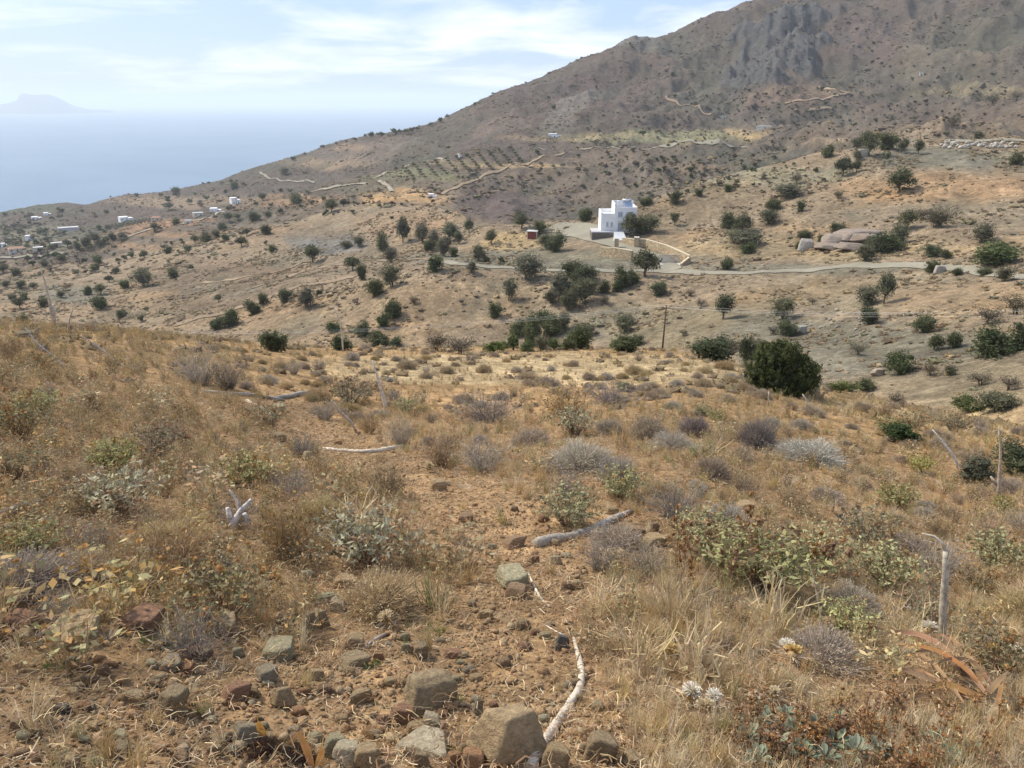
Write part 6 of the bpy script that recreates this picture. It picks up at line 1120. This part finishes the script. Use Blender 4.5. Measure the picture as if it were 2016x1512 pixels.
LV_ = [([(1890,1410),(1830,1345),(1760,1300),(1680,1302)], 7, .09), ([(1900,1400),(1800,1352),(1730,1355)], 7, .06), ([(1945,1375),(1905,1345),(1850,1345),(1800,1360)], 8, .11), ([(1870,1395),(1810,1400),(1745,1415)], 7, .04), ([(1955,1420),(1960,1390),(1950,1360)], 7, .09), ([(1935,1392),(1880,1340),(1810,1290),(1740,1282),(1690,1285)], 12, .1), ([(1930,1400),(1860,1390),(1790,1380),(1740,1395)], 11, .02), ([(1940,1385),(1900,1330),(1860,1285),(1840,1275)], 9, .08), ([(1925,1398),(1840,1375),(1760,1345),(1700,1330)], 10, .05), ([(1930,1405),(1850,1385),(1785,1402)], 12, .07), ([(1915,1370),(1840,1320),(1780,1322),(1745,1335)], 9, .09), ([(1900,1385),(1820,1370),(1740,1372),(1690,1345)], 8, .03), ([(1938,1395),(1960,1380),(1985,1345)], 11, .1), ([(1930,1380),(1880,1352),(1830,1330),(1770,1312),(1720,1310)], 8, .12), ([(1880,1350),(1850,1300),(1790,1290)], 7, .13), ([(1935,1400),(1890,1420),(1840,1425)], 8, .03), ([(1900,1410),(1905,1430),(1920,1425)], 8, .02)]
for i, (pts, w, up) in enumerate(LV_):
    H_ = hit([q[0] for q in pts], [q[1] for q in pts]); kk = pxm(H_[0]); P = [Vector(h) - o0 + Vector((0, 0, .05 + up * math.sin(math.pi * (j + .4) / len(H_)))) for j, h in enumerate(H_)]; strap('leaf', P, w * 1.25 * kk, [(.31, .185, .095), (.35, .20, .10), (.27, .17, .10), (.38, .26, .15)][i % 4], heap)
fine = []
for i in range(60):
    x0, y0 = r_.uniform(1700, 1960), r_.uniform(1290, 1420); a = r_.uniform(-.5, .5) + 3.3; ln = r_.uniform(40, 120); H_ = hit([x0, x0 + ln * math.cos(a) * .5, x0 + ln * math.cos(a)], [y0, y0 + ln * .3 * math.sin(a), y0 + ln * .5 * math.sin(a)]); fine.append([np.array(h) - np.array(o0) + np.array([0, 0, r_.uniform(.01, .06)]) for h in H_])
g_ = np.random.default_rng(8); o = link('leaf_fibres', pack('leaf_fibres', [ribbons(np.array(fine), g_.uniform(.003, .007, 60), jit((.40, .24, .12), 60, g_, .35), g_)], M_DRY), heap); tag(o, kind='stuff')
# curled orange shoots and dark moss at the bottom left
for (base, pts, lab) in (((524, 1462), [(524, 1462), (512, 1435), (505, 1408)], 'single curled orange dry shoot beside the dark moss clump'), ((612, 1512), [(615, 1515), (605, 1480), (592, 1450), (575, 1422)], 'tall curled orange dry shoot right of the moss'), ((625, 1512), [(625, 1518), (632, 1490), (636, 1452)], 'upright orange dry shoot at the bottom right of the moss'), ((560, 1478), [(562, 1478), (585, 1450), (606, 1425)], 'leaning reddish dry shoot behind the moss')):
    b = hit(*base)[0]; d = float(np.hypot(b[0], b[1])); kk = pxm(b); o0 = Vector(b); o = strap('dry_shoot', [at_px(q[0], q[1], d) - o0 for q in pts], 15 * kk, (.56, .29, .10), None, side=(1, 0, 0)); o.location = tuple(o0); tag(o, lab, 'dry shoot', 'curled orange shoots at the bottom')
o = shrub(515, 1500, 95, 34, cushion(390, (.085, .05, .035), (.035, .022, .018), 1800, .4), 'moss_clump', 'dark brown mossy clump at the bottom left, its left half', 'moss', 'dark moss clump'); o = shrub(585, 1510, 85, 34, cushion(391, (.075, .045, .035), (.03, .02, .018), 1800, .4), 'moss_clump', 'dark brown mossy clump under the orange shoots', 'moss', 'dark moss clump')
def sage(seed):
    g_ = np.random.default_rng(seed); out = []; n = 20
    for i in range(n):
        a = 2 * math.pi * i / n * 2.4 + g_.uniform(-.3, .3); tl = g_.uniform(.25, 1.1); ln = g_.uniform(.28, .5); w = ln * .38; b = np.array([math.cos(a) * .08, math.sin(a) * .08, .1 + .35 * tl * .5]); dr_ = np.array([math.cos(a) * math.cos(tl), math.sin(a) * math.cos(tl), math.sin(tl)]); sd_ = np.array([-math.sin(a), math.cos(a), 0]); up = np.cross(sd_, dr_) * -1
        T = [0, .3, .6, .85, 1]; W = [.15, .8, 1, .6, .05]; V = []
        for t, ww in zip(T, W): c_ = b + dr_ * ln * t - np.array([0, 0, .25 * ln * t * t]); V += [c_ - sd_ * w * ww / 2 + up * w * .14 * ww, c_, c_ + sd_ * w * ww / 2 + up * w * .14 * ww]
        F = [];
        for j in range(4): F += [[3 * j, 3 * j + 1, 3 * j + 4, 3 * j + 3], [3 * j + 1, 3 * j + 2, 3 * j + 5, 3 * j + 4]]
        cc = np.array((.25, .275, .185)) * g_.uniform(.75, 1.2); C_ = np.array([cc * (1.12 if q % 3 != 1 else .85) for q in range(15)]); out.append((np.array(V), np.array(F), C_))
    return pack('sage_rosette', out, M_DRY)
SG = [sage(1), sage(2), sage(3)]
for i, (px, py, w) in enumerate([(1470,1480,60),(1505,1440,52),(1530,1500,70),(1575,1515,64),(1600,1455,50),(1640,1480,56),(1680,1505,60),(1560,1460,48),(1620,1520,60),(1725,1500,50),(1490,1520,60),(1840,1480,46),(1650,1440,44),(1860,1515,54),(1450,1450,40),(1910,1500,44),(1780,1520,48),(1545,1425,36)]):
    p = hit(px, py)[0]; kk = pxm(p); s = w * kk / .8; o = link('sage_rosette', SG[i % 3], None, (p[0], p[1], p[2] + .03)); o.scale = (s, s, s); o.rotation_euler = (r_.uniform(-.2, .2), r_.uniform(-.2, .2), r_.uniform(0, 6)); tag(o, place_label('grey green sage rosette with broad leaves', px, py), 'sage', 'sage rosettes at the bottom right')
def seedhead(seed):
    g_ = np.random.default_rng(seed); out = []; n = 5; P = stems(n, .25, 1.0, g_, .8, .3, 5, .03, .55); out.append(ribbons(P, g_.uniform(.014, .022, n), jit((.30, .19, .11), n, g_), g_, False))
    for i in range(n):
        for tt, r in ((1, .055), (.78, .045)):
            j = tt * 4; k = min(int(j), 3); c = P[i, k] * (1 - (j - k)) + P[i, k + 1] * (j - k); pts = c + g_.normal(0, r * .45, (26, 3)) * np.array([1, 1, .7]); out.append(leafpart(pts, r * .75, (.34, .20, .10), g_, 1.6, .4))
    return pack('seed_head_stalk', out, M_DRY)
SDH = [seedhead(i) for i in range(5)]
g_ = np.random.default_rng(17)
for i in range(95):
    px = g_.uniform(1440, 2016) if i % 4 else g_.uniform(1430, 1760); py = g_.uniform(1405, 1560) if px > 1700 else g_.uniform(1420, 1540); p = hit(px, py)[0]; kk = pxm(p); s = g_.uniform(55, 110) * kk
    o = link('seed_head_stalk', SDH[g_.integers(5)], None, (p[0], p[1], p[2] - .01)); o.scale = (s, s, s); o.rotation_euler.z = g_.uniform(0, 6); tag(o, place_label('brown stalk with round seed heads', px, py), 'dry flower', 'brown seed heads at the bottom right')
for i in range(13):
    px = g_.uniform(1330, 1640); py = g_.uniform(1090, 1190); p = hit(px, py)[0]; kk = pxm(p); s = g_.uniform(110, 165) * kk; o = link('seed_head_stalk', SDH[g_.integers(5)], None, (p[0], p[1], p[2] - .01)); o.scale = (s * .7, s * .7, s); o.rotation_euler.z = g_.uniform(0, 6); tag(o, place_label('tall seed head stalk in the sage bush', px, py), 'dry flower', 'seed heads over the sage bush')
# green grass flecks
GREEN = [tuft(395, (.12, .19, .05), 30, .5, .4, .014), tuft(396, (.16, .21, .07), 30, .5, .4, .014)]
pts = []
for (qx, qy, rx, ry, n) in [(320,1270,45,14,26),(420,1255,20,10,10),(590,1250,30,16,10),(850,1240,40,16,16),(720,1310,40,12,10),(900,1380,14,8,5),(885,1480,30,14,8),(110,1310,40,14,10),(20,1215,14,8,5),(1060,1350,10,5,3),(790,1270,18,8,5)]:
    for _ in range(n): pts.append((qx + g_.normal() * rx * .6, qy + g_.normal() * ry * .6))
P = hit([q[0] for q in pts], [q[1] for q in pts]); scatter('green_grass', P, GREEN, g_.uniform(.05, .11, len(P)), None, seed=9)
